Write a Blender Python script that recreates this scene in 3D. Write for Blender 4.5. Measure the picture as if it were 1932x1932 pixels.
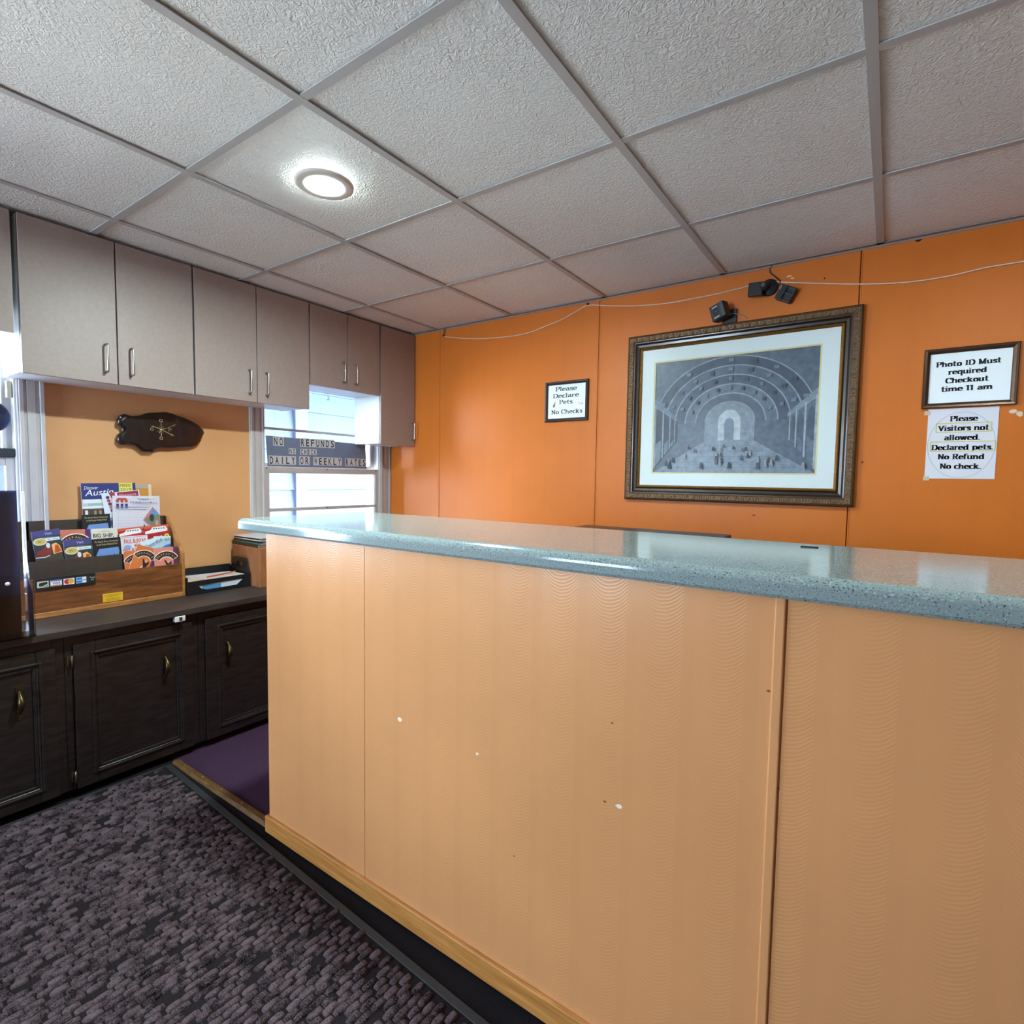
import bpy, math, random
from mathutils import Matrix, Vector
random.seed(7)
for o in list(bpy.data.objects):
    bpy.data.objects.remove(o)
SC = bpy.context.scene
COL = SC.collection

# ------------------------------------------------------------------ camera
H = 1.25                                   # lens height above the floor
F_PX, CX = 1022.87, 966.0                  # focal length and centre, in pixels of the 1932 px frame
R = ((0.8199705, 0.0483017, -0.5703642),
     (0.5721986, -0.0423624, 0.8190202),
     (0.0153981, -0.9979341, -0.0623741))
cam_d = bpy.data.cameras.new('camera')
cam_d.sensor_width = 36.0
cam_d.lens = F_PX / 1932.0 * 36.0
cam_d.clip_start = 0.01
cam = bpy.data.objects.new('camera', cam_d)
COL.objects.link(cam)
cam.matrix_world = Matrix(((R[0][0], -R[0][1], -R[0][2], 0.0),
                           (R[1][0], -R[1][1], -R[1][2], 0.0),
                           (R[2][0], -R[2][1], -R[2][2], H),
                           (0, 0, 0, 1)))
SC.camera = cam

# ------------------------------------------------------------------ light of the place
SKY = 5.0
world = bpy.data.worlds.new('sky')
SC.world = world
world.use_nodes = True
bg = world.node_tree.nodes['Background']
bg.inputs[0].default_value = (0.66, 0.82, 1.0, 1)
bg.inputs[1].default_value = SKY
sun_d = bpy.data.lights.new('sun', 'SUN')
sun_d.energy = 5.0
sun_d.angle = 0.01
sun_d.color = (1.0, 0.95, 0.88)
sun = bpy.data.objects.new('sun', sun_d)
COL.objects.link(sun)
sun.rotation_euler = Vector((0.02, 0.70, -0.9)).to_track_quat('-Z', 'Y').to_euler()


def portal(name, loc, direction, sx, sy):
    d = bpy.data.lights.new(name, 'AREA')
    d.shape = 'RECTANGLE'
    d.size, d.size_y = sx, sy
    d.cycles.is_portal = True
    o = bpy.data.objects.new(name, d)
    COL.objects.link(o)
    o.location = loc
    o.rotation_euler = Vector(direction).to_track_quat('-Z', 'Z').to_euler()


portal('window_portal', (-3.10, 2.16, 1.35), (1, 0, 0), 0.86, 1.2)
portal('window_portal', (-3.10, 0.10, 1.35), (1, 0, 0), 1.12, 1.2)
portal('fill_window_portal', (-2.3, -2.75, 1.4), (0, 1, 0), 1.0, 1.4)  # guides sky light through the added window behind the viewer
vs = SC.view_settings
vs.view_transform = 'Standard'
vs.look = 'None'
vs.gamma = 1.0
vs.use_curve_mapping = False
vs.exposure = 3.25


# ------------------------------------------------------------------ pixel -> point on a known surface
def ray(px):
    c = ((px[0] - CX) / F_PX, (px[1] - CX) / F_PX, 1.0)
    return Vector([sum(R[i][k] * c[k] for k in range(3)) for i in range(3)])


EYE = Vector((0, 0, H))


def on_plane(px, p0, n):
    d = ray(px)
    n = Vector(n)
    return EYE + d * ((Vector(p0) - EYE).dot(n) / d.dot(n))


def on_x(px, x): return on_plane(px, (x, 0, 0), (1, 0, 0))
def on_y(px, y): return on_plane(px, (0, y, 0), (0, 1, 0))
def on_z(px, z): return on_plane(px, (0, 0, z), (0, 0, 1))


# ------------------------------------------------------------------ materials
def lin(c):
    def f(v):
        v /= 255.0
        return v / 12.92 if v <= 0.04045 else ((v + 0.055) / 1.055) ** 2.4
    return (f(c[0]), f(c[1]), f(c[2]), 1.0)


_M = {}


def M(rgb, rough=0.6, metal=0.0, spec=0.5, var=0.0, vscale=20.0, bump=0.0, bscale=200.0, coat=0.0, stretch=None, name=None):
    """principled material; var = noise variation of the colour, bump = fine relief"""
    key = (tuple(rgb), rough, metal, spec, var, vscale, bump, bscale, coat, stretch)
    if key in _M:
        return _M[key]
    m = bpy.data.materials.new(name or 'paint_%d_%d_%d' % tuple(int(v) for v in rgb))
    m.use_nodes = True
    nt = m.node_tree
    b = nt.nodes['Principled BSDF']
    b.inputs['Base Color'].default_value = lin(rgb)
    b.inputs['Roughness'].default_value = rough
    b.inputs['Metallic'].default_value = metal
    b.inputs['Specular IOR Level'].default_value = spec
    b.inputs['Coat Weight'].default_value = coat
    b.inputs['Coat Roughness'].default_value = 0.12
    if var or bump:
        geo = nt.nodes.new('ShaderNodeNewGeometry')
        mp = nt.nodes.new('ShaderNodeMapping')
        nt.links.new(geo.outputs['Position'], mp.inputs['Vector'])
        if stretch:
            mp.inputs['Scale'].default_value = stretch
    if var:
        n = nt.nodes.new('ShaderNodeTexNoise')
        n.inputs['Scale'].default_value = vscale
        n.inputs['Detail'].default_value = 6
        nt.links.new(mp.outputs[0], n.inputs['Vector'])
        r = nt.nodes.new('ShaderNodeValToRGB')
        c = lin(rgb)
        r.color_ramp.elements[0].position = 0.3
        r.color_ramp.elements[1].position = 0.7
        r.color_ramp.elements[0].color = tuple(max(0, v * (1 - var)) for v in c[:3]) + (1,)
        r.color_ramp.elements[1].color = tuple(min(1, v * (1 + var)) for v in c[:3]) + (1,)
        nt.links.new(n.outputs['Fac'], r.inputs[0])
        nt.links.new(r.outputs[0], b.inputs['Base Color'])
    if bump:
        n2 = nt.nodes.new('ShaderNodeTexNoise')
        n2.inputs['Scale'].default_value = bscale
        n2.inputs['Detail'].default_value = 3
        nt.links.new(mp.outputs[0], n2.inputs['Vector'])
        bp = nt.nodes.new('ShaderNodeBump')
        bp.inputs['Strength'].default_value = bump
        bp.inputs['Distance'].default_value = 0.003
        nt.links.new(n2.outputs['Fac'], bp.inputs['Height'])
        nt.links.new(bp.outputs[0], b.inputs['Normal'])
    _M[key] = m
    return m


def glass_mat(name, tint=(1, 1, 1), ior=1.45, rough=0.0):
    m = bpy.data.materials.new(name)
    m.use_nodes = True
    nt = m.node_tree
    nt.nodes.clear()
    out = nt.nodes.new('ShaderNodeOutputMaterial')
    mix = nt.nodes.new('ShaderNodeMixShader')
    tr = nt.nodes.new('ShaderNodeBsdfTransparent')
    tr.inputs[0].default_value = tuple(tint) + (1,)
    gl = nt.nodes.new('ShaderNodeBsdfGlossy')
    gl.inputs['Roughness'].default_value = rough
    fr = nt.nodes.new('ShaderNodeFresnel')
    fr.inputs[0].default_value = ior
    nt.links.new(fr.outputs[0], mix.inputs[0])
    nt.links.new(tr.outputs[0], mix.inputs[1])
    nt.links.new(gl.outputs[0], mix.inputs[2])
    nt.links.new(mix.outputs[0], out.inputs[0])
    return m


GLASS = glass_mat('window_glass', (0.96, 0.98, 0.98))
PICT_GLASS = glass_mat('picture_glass', (1.0, 1.0, 1.0), 1.14, 0.25)
ACRYL = glass_mat('clear_acrylic', (0.93, 0.94, 0.96), 1.35, 0.12)


def wallpaper(name, rgb, rough, strength, coat):
    """painted panelling with embossed vertical bands and stacked arcs, along world x"""
    m = bpy.data.materials.new(name)
    m.use_nodes = True
    nt = m.node_tree
    L = nt.links.new
    b = nt.nodes['Principled BSDF']
    b.inputs['Roughness'].default_value = rough
    b.inputs['Coat Weight'].default_value = coat
    b.inputs['Coat Roughness'].default_value = 0.25
    b.inputs['Specular IOR Level'].default_value = 0.5 if coat else 0.28
    geo = nt.nodes.new('ShaderNodeNewGeometry')
    sep = nt.nodes.new('ShaderNodeSeparateXYZ')
    L(geo.outputs['Position'], sep.inputs[0])

    def math_(op, a, c=None):
        n = nt.nodes.new('ShaderNodeMath')
        n.operation = op
        for i, v in enumerate((a, c)):
            if v is None:
                continue
            if isinstance(v, (int, float)):
                n.inputs[i].default_value = v
            else:
                L(v, n.inputs[i])
        return n.outputs[0]
    u = math_('MULTIPLY', math_('FLOORED_MODULO', math_('ADD', sep.outputs['X'], 5.362 - 0.012), 0.112), 1 / 0.112)
    band = math_('LESS_THAN', u, 0.215)
    c = math_('SUBTRACT', u, 0.61)
    arc = math_('SUBTRACT', sep.outputs['Z'], math_('MULTIPLY', math_('MULTIPLY', c, c), 0.16))
    nz = nt.nodes.new('ShaderNodeTexNoise')
    nz.inputs['Scale'].default_value = 60
    nz.inputs['Detail'].default_value = 3
    L(geo.outputs['Position'], nz.inputs['Vector'])
    arc = math_('ADD', arc, math_('MULTIPLY', nz.outputs['Fac'], 0.006))
    wave = math_('SINE', math_('MULTIPLY', arc, 2 * math.pi / 0.0075))
    wave = math_('MULTIPLY', math_('ADD', math_('MULTIPLY', wave, 0.5), 0.5), math_('SUBTRACT', 1.0, band))
    # beaded line on both sides of a band
    h = math_('ADD', wave, math_('MULTIPLY', band, 0.35))
    bp = nt.nodes.new('ShaderNodeBump')
    bp.inputs['Strength'].default_value = strength
    bp.inputs['Distance'].default_value = 0.0012
    L(h, bp.inputs['Height'])
    L(bp.outputs[0], b.inputs['Normal'])
    n = nt.nodes.new('ShaderNodeTexNoise')
    n.inputs['Scale'].default_value = 2.3
    n.inputs['Detail'].default_value = 8
    L(geo.outputs['Position'], n.inputs['Vector'])
    r = nt.nodes.new('ShaderNodeValToRGB')
    cc = lin(rgb)
    r.color_ramp.elements[0].position = 0.3
    r.color_ramp.elements[1].position = 0.7
    r.color_ramp.elements[0].color = tuple(v * 0.93 for v in cc[:3]) + (1,)
    r.color_ramp.elements[1].color = tuple(min(1, v * 1.06) for v in cc[:3]) + (1,)
    L(n.outputs['Fac'], r.inputs[0])
    mixb = nt.nodes.new('ShaderNodeMix')
    mixb.data_type = 'RGBA'
    mixb.blend_type = 'MULTIPLY'
    L(math_('MULTIPLY', band, 0.5), mixb.inputs[0])
    L(r.outputs[0], mixb.inputs[6])
    mixb.inputs[7].default_value = (0.97, 0.965, 0.96, 1)
    L(mixb.outputs[2], b.inputs['Base Color'])
    return m


def wood(name, dark, light, rough, axis_scale, coat=0.0, bump=0.15):
    m = bpy.data.materials.new(name)
    m.use_nodes = True
    nt = m.node_tree
    L = nt.links.new
    b = nt.nodes['Principled BSDF']
    b.inputs['Roughness'].default_value = rough
    b.inputs['Coat Weight'].default_value = coat
    geo = nt.nodes.new('ShaderNodeNewGeometry')
    mp = nt.nodes.new('ShaderNodeMapping')
    mp.inputs['Scale'].default_value = axis_scale
    L(geo.outputs['Position'], mp.inputs['Vector'])
    n = nt.nodes.new('ShaderNodeTexNoise')
    n.inputs['Scale'].default_value = 6
    n.inputs['Detail'].default_value = 9
    n.inputs['Distortion'].default_value = 0.7
    L(mp.outputs[0], n.inputs['Vector'])
    r = nt.nodes.new('ShaderNodeValToRGB')
    r.color_ramp.elements[0].position = 0.32
    r.color_ramp.elements[1].position = 0.68
    r.color_ramp.elements[0].color = lin(dark)
    r.color_ramp.elements[1].color = lin(light)
    L(n.outputs['Fac'], r.inputs[0])
    L(r.outputs[0], b.inputs['Base Color'])
    bp = nt.nodes.new('ShaderNodeBump')
    bp.inputs['Strength'].default_value = bump
    bp.inputs['Distance'].default_value = 0.002
    L(n.outputs['Fac'], bp.inputs['Height'])
    L(bp.outputs[0], b.inputs['Normal'])
    return m


def speckled(name, base, dark, light, rough):
    m = bpy.data.materials.new(name)
    m.use_nodes = True
    nt = m.node_tree
    L = nt.links.new
    b = nt.nodes['Principled BSDF']
    b.inputs['Roughness'].default_value = rough
    b.inputs['Specular IOR Level'].default_value = 0.32
    geo = nt.nodes.new('ShaderNodeNewGeometry')
    n = nt.nodes.new('ShaderNodeTexNoise')
    n.inputs['Scale'].default_value = 330
    n.inputs['Detail'].default_value = 2
    L(geo.outputs['Position'], n.inputs['Vector'])
    r = nt.nodes.new('ShaderNodeValToRGB')
    cr = r.color_ramp
    cr.elements[0].position = 0.33
    cr.elements[0].color = lin(dark)
    cr.elements[1].position = 0.72
    cr.elements[1].color = lin(light)
    for p_, c_ in ((0.40, base), (0.62, base)):
        e = cr.elements.new(p_)
        e.color = lin(c_)
    L(n.outputs['Fac'], r.inputs[0])
    L(r.outputs[0], b.inputs['Base Color'])
    return m


def ceiling_mat():
    m = bpy.data.materials.new('textured_ceiling_tile')
    m.use_nodes = True
    nt = m.node_tree
    L = nt.links.new
    b = nt.nodes['Principled BSDF']
    b.inputs['Base Color'].default_value = lin((205, 202, 200))
    b.inputs['Roughness'].default_value = 0.75
    geo = nt.nodes.new('ShaderNodeNewGeometry')
    n = nt.nodes.new('ShaderNodeTexNoise')
    n.inputs['Scale'].default_value = 75
    n.inputs['Detail'].default_value = 2.5
    n.inputs['Distortion'].default_value = 1.6
    L(geo.outputs['Position'], n.inputs['Vector'])
    n2 = nt.nodes.new('ShaderNodeTexNoise')
    n2.inputs['Scale'].default_value = 2.0
    L(geo.outputs['Position'], n2.inputs['Vector'])
    r = nt.nodes.new('ShaderNodeValToRGB')
    r.color_ramp.elements[0].color = lin((226, 223, 220))
    r.color_ramp.elements[1].color = lin((238, 235, 233))
    L(n2.outputs['Fac'], r.inputs[0])
    L(r.outputs[0], b.inputs['Base Color'])
    bp = nt.nodes.new('ShaderNodeBump')
    bp.inputs['Strength'].default_value = 0.75
    bp.inputs['Distance'].default_value = 0.006
    L(n.outputs['Fac'], bp.inputs['Height'])
    L(bp.outputs[0], b.inputs['Normal'])
    return m


def emit(name, rgb, strength):
    m = bpy.data.materials.new(name)
    m.use_nodes = True
    b = m.node_tree.nodes['Principled BSDF']
    b.inputs['Base Color'].default_value = (0.9, 0.9, 0.9, 1)
    b.inputs['Emission Color'].default_value = rgb + (1,)
    b.inputs['Emission Strength'].default_value = strength
    return m


def pile_mat():
    m = bpy.data.materials.new('mat_pile')
    m.use_nodes = True
    nt = m.node_tree
    L = nt.links.new
    b = nt.nodes['Principled BSDF']
    b.inputs['Roughness'].default_value = 0.95
    b.inputs['Specular IOR Level'].default_value = 0.1
    geo = nt.nodes.new('ShaderNodeNewGeometry')
    n = nt.nodes.new('ShaderNodeTexNoise')
    n.inputs['Scale'].default_value = 300
    n.inputs['Detail'].default_value = 4
    n.inputs['Roughness'].default_value = 0.7
    L(geo.outputs['Position'], n.inputs['Vector'])
    n2 = nt.nodes.new('ShaderNodeTexNoise')
    n2.inputs['Scale'].default_value = 38
    n2.inputs['Detail'].default_value = 3
    L(geo.outputs['Position'], n2.inputs['Vector'])
    add = nt.nodes.new('ShaderNodeMath')
    add.operation = 'MULTIPLY_ADD'
    L(geo.outputs['Random Per Island'], add.inputs[0])
    add.inputs[1].default_value = 0.14
    L(n.outputs['Fac'], add.inputs[2])
    add2 = nt.nodes.new('ShaderNodeMath')
    add2.operation = 'MULTIPLY_ADD'
    L(n2.outputs['Fac'], add2.inputs[0])
    add2.inputs[1].default_value = 0.55
    L(add.outputs[0], add2.inputs[2])
    r = nt.nodes.new('ShaderNodeValToRGB')
    r.color_ramp.elements[0].position = 0.64
    r.color_ramp.elements[0].color = lin((18, 15, 17))
    r.color_ramp.elements[1].position = 1.12 / 1.2
    r.color_ramp.elements[1].color = lin((108, 93, 99))
    sc_ = nt.nodes.new('ShaderNodeMath')
    sc_.operation = 'MULTIPLY'
    L(add2.outputs[0], sc_.inputs[0])
    sc_.inputs[1].default_value = 0.95
    L(sc_.outputs[0], r.inputs[0])
    L(r.outputs[0], b.inputs['Base Color'])
    bp = nt.nodes.new('ShaderNodeBump')
    bp.inputs['Strength'].default_value = 0.9
    bp.inputs['Distance'].default_value = 0.004
    L(n.outputs['Fac'], bp.inputs['Height'])
    L(bp.outputs[0], b.inputs['Normal'])
    return m


ORANGE = wallpaper('orange_panelling', (210, 114, 40), 0.42, 0.06, 0.0)
PEACH = wallpaper('peach_panelling', (215, 152, 99), 0.30, 0.12, 0.2)
TAN = M((216, 160, 108), 0.6, var=0.05, vscale=5, bump=0.12, bscale=240, name='tan_wall_paint')
CEIL = ceiling_mat()
TEE = M((184, 180, 180), 0.45, name='ceiling_tee_paint')
TAUPE = M((160, 143, 139), 0.45, var=0.05, vscale=60, bump=0.06, bscale=500, name='taupe_laminate')
MELA = M((226, 228, 232), 0.4, name='white_melamine')
DARKGAP = M((24, 20, 20), 0.9)
STEEL = M((178, 176, 172), 0.28, metal=1.0, name='brushed_nickel')
DKWOOD = wood('black_stained_wood', (24, 18, 18), (46, 38, 38), 0.42, (2, 2, 10))
DKTOP = wood('dark_worktop_wood', (46, 38, 36), (66, 55, 52), 0.5, (8, 1.2, 8))
BRONZE = M((92, 78, 52), 0.38, metal=0.9, var=0.25, vscale=90, name='aged_brass')
OAK = wood('oak_strip', (176, 114, 54), (206, 146, 80), 0.4, (1.2, 20, 20), 0.2)
RACKWOOD = wood('rack_walnut', (92, 52, 24), (140, 84, 42), 0.42, (10, 1.4, 12), 0.1)
RACKEDGE = wood('rack_edge_oak', (150, 96, 46), (186, 128, 70), 0.45, (10, 2, 10))
RACKDARK = M((64, 52, 44), 0.7, var=0.1, vscale=40, name='dark_hardboard')
LAMI = speckled('speckled_laminate', (134, 147, 146), (62, 70, 70), (186, 200, 198), 0.11)
WHITEP = M((222, 222, 224), 0.5, var=0.04, vscale=14, bump=0.05, bscale=120, name='white_window_paint')
GREYP = M((190, 184, 184), 0.5, var=0.04, vscale=14, name='grey_window_paint')
BLACKPL = M((18, 18, 20), 0.4, name='black_plastic')
PURPLE = M((64, 44, 66), 0.97, spec=0.1, var=0.35, vscale=260, bump=0.6, bscale=600, name='purple_carpet')
RUBBER = M((36, 38, 40), 0.6, name='rubber_border')
PAPER = M((226, 226, 230), 0.6, name='white_paper')
INK = M((14, 14, 18), 0.6, name='black_ink')


# ------------------------------------------------------------------ mesh building
class MB:
    def __init__(self):
        self.v, self.f, self.m, self.s = [], [], [], []

    def add(self, verts, faces, mat=0, smooth=False):
        n = len(self.v)
        self.v += [tuple(p) for p in verts]
        self.f += [tuple(i + n for i in f) for f in faces]
        self.m += [mat] * len(faces)
        self.s += [smooth] * len(faces)
        return self

    def box(self, x0, x1, y0, y1, z0, z1, mat=0):
        x0, x1 = min(x0, x1), max(x0, x1)
        y0, y1 = min(y0, y1), max(y0, y1)
        z0, z1 = min(z0, z1), max(z0, z1)
        v = [(x, y, z) for z in (z0, z1) for y in (y0, y1) for x in (x0, x1)]
        return self.add(v, [(0, 2, 3, 1), (4, 5, 7, 6), (0, 1, 5, 4), (2, 6, 7, 3), (0, 4, 6, 2), (1, 3, 7, 5)], mat)

    def prism(self, poly, to3, h0, h1, mat=0):
        """poly: 2-d outline; to3(u, v, h) -> point"""
        n = len(poly)
        a = [to3(u, w, h0) for u, w in poly]
        b = [to3(u, w, h1) for u, w in poly]
        f = [tuple(range(n))[::-1], tuple(range(n, 2 * n))]
        f += [(i, (i + 1) % n, n + (i + 1) % n, n + i) for i in range(n)]
        return self.add(a + b, f, mat)

    def tube(self, pts, r, seg=8, mat=0, caps=True, radii=None):
        pts = [Vector(p) for p in pts]
        rings = []
        up = None
        for i, p in enumerate(pts):
            t = (pts[min(i + 1, len(pts) - 1)] - pts[max(i - 1, 0)]).normalized()
            if up is None:
                up = t.orthogonal().normalized()
            up = (up - t * up.dot(t))
            if up.length < 1e-6:
                up = t.orthogonal()
            up.normalize()
            sd = t.cross(up)
            rr = radii[i] if radii else r
            rings.append([p + (up * math.cos(a) + sd * math.sin(a)) * rr for a in [2 * math.pi * k / seg for k in range(seg)]])
        v = [q for ring in rings for q in ring]
        f = []
        for i in range(len(rings) - 1):
            for k in range(seg):
                a, b = i * seg + k, i * seg + (k + 1) % seg
                f.append((a, b, b + seg, a + seg))
        self.add(v, f, mat, True)
        if caps:
            self.add(rings[0], [tuple(range(seg))[::-1]], mat)
            self.add(rings[-1], [tuple(range(seg))], mat)
        return self

    def lathe(self, prof, origin, axis, seg=24, mat=0, smooth=True):
        """prof: (radius, height) pairs along axis"""
        ax = Vector(axis).normalized()
        u = ax.orthogonal().normalized()
        w = ax.cross(u)
        o = Vector(origin)
        v = []
        for r, h in prof:
            for k in range(seg):
                a = 2 * math.pi * k / seg
                v.append(o + ax * h + (u * math.cos(a) + w * math.sin(a)) * r)
        f = []
        for i in range(len(prof) - 1):
            for k in range(seg):
                a, b = i * seg + k, i * seg + (k + 1) % seg
                f.append((a, b, b + seg, a + seg))
        self.add(v, f, mat, smooth)
        if prof[0][0] > 1e-6:
            self.add(v[:seg], [tuple(range(seg))[::-1]], mat)
        if prof[-1][0] > 1e-6:
            self.add(v[-seg:], [tuple(range(seg))], mat)
        return self

    def mesh(self, name, mats, xf=None):
        me = bpy.data.meshes.new(name)
        vs_ = self.v if xf is None else [tuple(xf @ Vector(p)) for p in self.v]
        me.from_pydata(vs_, [], self.f)
        for m_ in (mats if isinstance(mats, (list, tuple)) else [mats]):
            me.materials.append(m_)
        me.polygons.foreach_set('material_index', self.m)
        me.polygons.foreach_set('use_smooth', self.s)
        me.update()
        return me


def tag(o, label=None, cat=None, group=None, kind=None):
    for k, val in (('label', label), ('category', cat), ('group', group), ('kind', kind)):
        if val:
            o[k] = val
    return o


def world_of(o):
    m = o.matrix_basis.copy()
    while o.parent:
        o = o.parent
        m = o.matrix_basis @ m
    return m


def obj(name, mb, mats, parent=None, bevel=0.0, local=False, seg=2, origin=None):
    """one mesh object; vertices are given in world space (or in the parent's space when local)"""
    if parent is not None:
        o_inv = None if local else world_of(parent).inverted()
        me = mb.mesh(name, mats, o_inv)
        o = bpy.data.objects.new(name, me)
        COL.objects.link(o)
        o.parent = parent
    else:
        if origin is None and not local:
            xs = [p[0] for p in mb.v]; ys = [p[1] for p in mb.v]; zs = [p[2] for p in mb.v]
            origin = ((min(xs) + max(xs)) / 2, (min(ys) + max(ys)) / 2, min(zs))
        t = Matrix.Translation(origin) if origin is not None else Matrix.Identity(4)
        me = mb.mesh(name, mats, t.inverted())
        o = bpy.data.objects.new(name, me)
        COL.objects.link(o)
        o.matrix_basis = t
    if bevel:
        md = o.modifiers.new('bevel', 'BEVEL')
        md.width = bevel
        md.segments = seg
        md.limit_method = 'ANGLE'
        md.angle_limit = math.radians(40)
    return o


def thing(name, label, cat, loc=(0, 0, 0), group=None, mat=None):
    o = bpy.data.objects.new(name, None)
    COL.objects.link(o)
    o.empty_display_size = 0.05
    o.matrix_basis = mat if mat is not None else Matrix.Translation(loc)
    return tag(o, label, cat, group)


def plane_matrix(origin, u, v):
    u = Vector(u).normalized()
    v = Vector(v)
    v = (v - u * v.dot(u)).normalized()
    n = u.cross(v)
    o = Vector(origin)
    return Matrix(((u.x, v.x, n.x, o.x), (u.y, v.y, n.y, o.y), (u.z, v.z, n.z, o.z), (0, 0, 0, 1)))


# ------------------------------------------------------------------ flat print: shapes and lettering
_txt = {}


def sans(s, bold=0.0):
    """built-in font as flat polygons, scaled so that capital height = 1; returns verts, faces, width"""
    key = (s, bold)
    if key in _txt:
        return _txt[key]
    cu = bpy.data.curves.new('lettering', 'FONT')
    cu.body = s
    cu.resolution_u = 3
    cu.offset = bold
    ob = bpy.data.objects.new('lettering', cu)
    COL.objects.link(ob)
    dg = bpy.context.evaluated_depsgraph_get()
    ev = ob.evaluated_get(dg)
    me = ev.to_mesh()
    v = [(p.co.x, p.co.y) for p in me.vertices]
    f = [tuple(p.vertices) for p in me.polygons]
    ev.to_mesh_clear()
    bpy.data.objects.remove(ob)
    bpy.data.curves.remove(cu)
    k = 1 / 0.7
    x0 = min(p[0] for p in v)
    v = [((x - x0) * k, y * k) for x, y in v]
    _txt[key] = (v, f, max(p[0] for p in v))
    return _txt[key]


def arc(cx, cy, rx, ry, a0, a1, n=14):
    return [(cx + rx * math.cos(math.radians(a0 + (a1 - a0) * i / n)), cy + ry * math.sin(math.radians(a0 + (a1 - a0) * i / n))) for i in range(n + 1)]


X_ = 0.66


def foot(x, y=0.0, w=0.125): return [(x - w, y), (x + w, y)]
def flag(x, y): return [(x - 0.15, y), (x, y)]


BOWL = arc(0.33, X_ / 2, 0.23, X_ / 2, 0, 360, 20)
SERIF = {
    'P': ([[(.18, 0), (.18, 1)], foot(.18), flag(.18, 1), [(.18, 1), (.42, 1)] + arc(.42, .74, .24, .26, 90, -90) + [(.18, .48)]], .74),
    'D': ([[(.18, 0), (.18, 1)], flag(.18, 1), flag(.18, 0), [(.18, 1), (.4, 1)] + arc(.4, .5, .36, .5, 90, -90) + [(.18, 0)]], .86),
    'I': ([[(.2, 0), (.2, 1)], foot(.2), foot(.2, 1)], .4),
    'M': ([[(.16, 0), (.16, 1), (.48, .08), (.82, 1), (.82, 0)], foot(.16), foot(.82), flag(.16, 1), [(.82, 1), (.97, 1)]], 1.0),
    'N': ([[(.16, 0), (.16, 1), (.68, 0), (.68, 1)], foot(.16), flag(.16, 1), foot(.68, 1)], .86),
    'R': ([[(.18, 0), (.18, 1)], foot(.18), flag(.18, 1), [(.18, 1), (.42, 1)] + arc(.42, .75, .22, .25, 90, -90) + [(.18, .5)], [(.42, .5), (.66, 0)], [(.6, 0), (.8, 0)]], .82),
    'V': ([[(.12, 1), (.4, 0), (.68, 1)], foot(.12, 1), foot(.68, 1)], .8),
    'C': ([arc(.46, .5, .36, .5, 48, 312, 18), [(.72, .72), (.72, .98)]], .82),
    'h': ([[(.14, 0), (.14, 1)], flag(.14, 1), foot(.14), [(.14, .44)] + arc(.36, .44, .2, .22, 180, 0) + [(.56, 0)], foot(.56)], .74),
    'n': ([[(.14, 0), (.14, X_)], flag(.14, X_), foot(.14), [(.14, .44)] + arc(.36, .44, .2, .22, 180, 0) + [(.56, 0)], foot(.56)], .74),
    'm': ([[(.14, 0), (.14, X_)], flag(.14, X_), foot(.14), [(.14, .44)] + arc(.34, .44, .19, .22, 180, 0) + [(.53, 0)], foot(.53), [(.53, .44)] + arc(.73, .44, .19, .22, 180, 0) + [(.92, 0)], foot(.92)], 1.1),
    'u': ([[(.14, X_)] + [(.14, .22)] + arc(.35, .22, .2, .22, 180, 360) + [(.56, X_)], [(.56, X_), (.56, 0)], flag(.14, X_), flag(.56, X_), [(.56, 0), (.7, 0)]], .74),
    'o': ([BOWL], .66),
    'c': ([arc(.33, X_ / 2, .23, X_ / 2, 50, 310, 16)], .58),
    'e': ([[(.1, .36), (.55, .36)] + arc(.33, X_ / 2, .23, X_ / 2, 8, 315, 18)], .64),
    'a': ([arc(.3, .48, .18, .18, 150, 0, 8) + [(.48, 0)], [(.48, .38)] + arc(.28, .19, .18, .19, 90, 270, 10) + [(.48, .1)], [(.48, 0), (.62, 0)]], .64),
    'd': ([BOWL, [(.56, 0), (.56, 1)], flag(.56, 1), [(.56, 0), (.7, 0)]], .74),
    'q': ([BOWL, [(.56, X_), (.56, -.28)], foot(.56, -.28)], .72),
    'p': ([arc(.4, X_ / 2, .23, X_ / 2, 0, 360, 20), [(.16, X_), (.16, -.28)], foot(.16, -.28), flag(.16, X_)], .74),
    't': ([[(.22, .9), (.22, .14)] + arc(.34, .14, .12, .14, 180, 290, 6), [(.0, X_), (.46, X_)]], .52),
    'r': ([[(.14, 0), (.14, X_)], flag(.14, X_), foot(.14), [(.14, .42)] + arc(.32, .46, .17, .2, 170, 40, 8)], .52),
    's': ([[(.42, .5)] + arc(.27, .5, .15, .16, 20, 230, 8) + arc(.27, .17, .16, .17, 50, -160, 8)], .52),
    'i': ([[(.16, 0), (.16, X_)], flag(.16, X_), foot(.16), [(.16, .9), (.16, .96)]], .36),
    'k': ([[(.14, 0), (.14, 1)], flag(.14, 1), foot(.14), [(.14, .26), (.5, X_)], [(.28, .4), (.56, 0)], foot(.56), foot(.5, X_, .13)], .74),
    'l': ([[(.16, 0), (.16, 1)], flag(.16, 1), foot(.16)], .36),
    'f': ([[(.16, 0), (.16, .8)] + arc(.32, .8, .16, .2, 180, 40, 8), foot(.16), [(.02, X_), (.34, X_)]], .46),
    'w': ([[(.1, X_), (.28, 0), (.46, X_), (.64, 0), (.82, X_)], foot(.1, X_, .12), foot(.82, X_, .12)], .94),
    '1': ([[(.22, 0), (.22, 1), (.06, .84)], foot(.22)], .46),
    '.': ([[(.14, .03), (.14, .08)]], .3),
    ' ': ([], .4),
}


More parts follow.
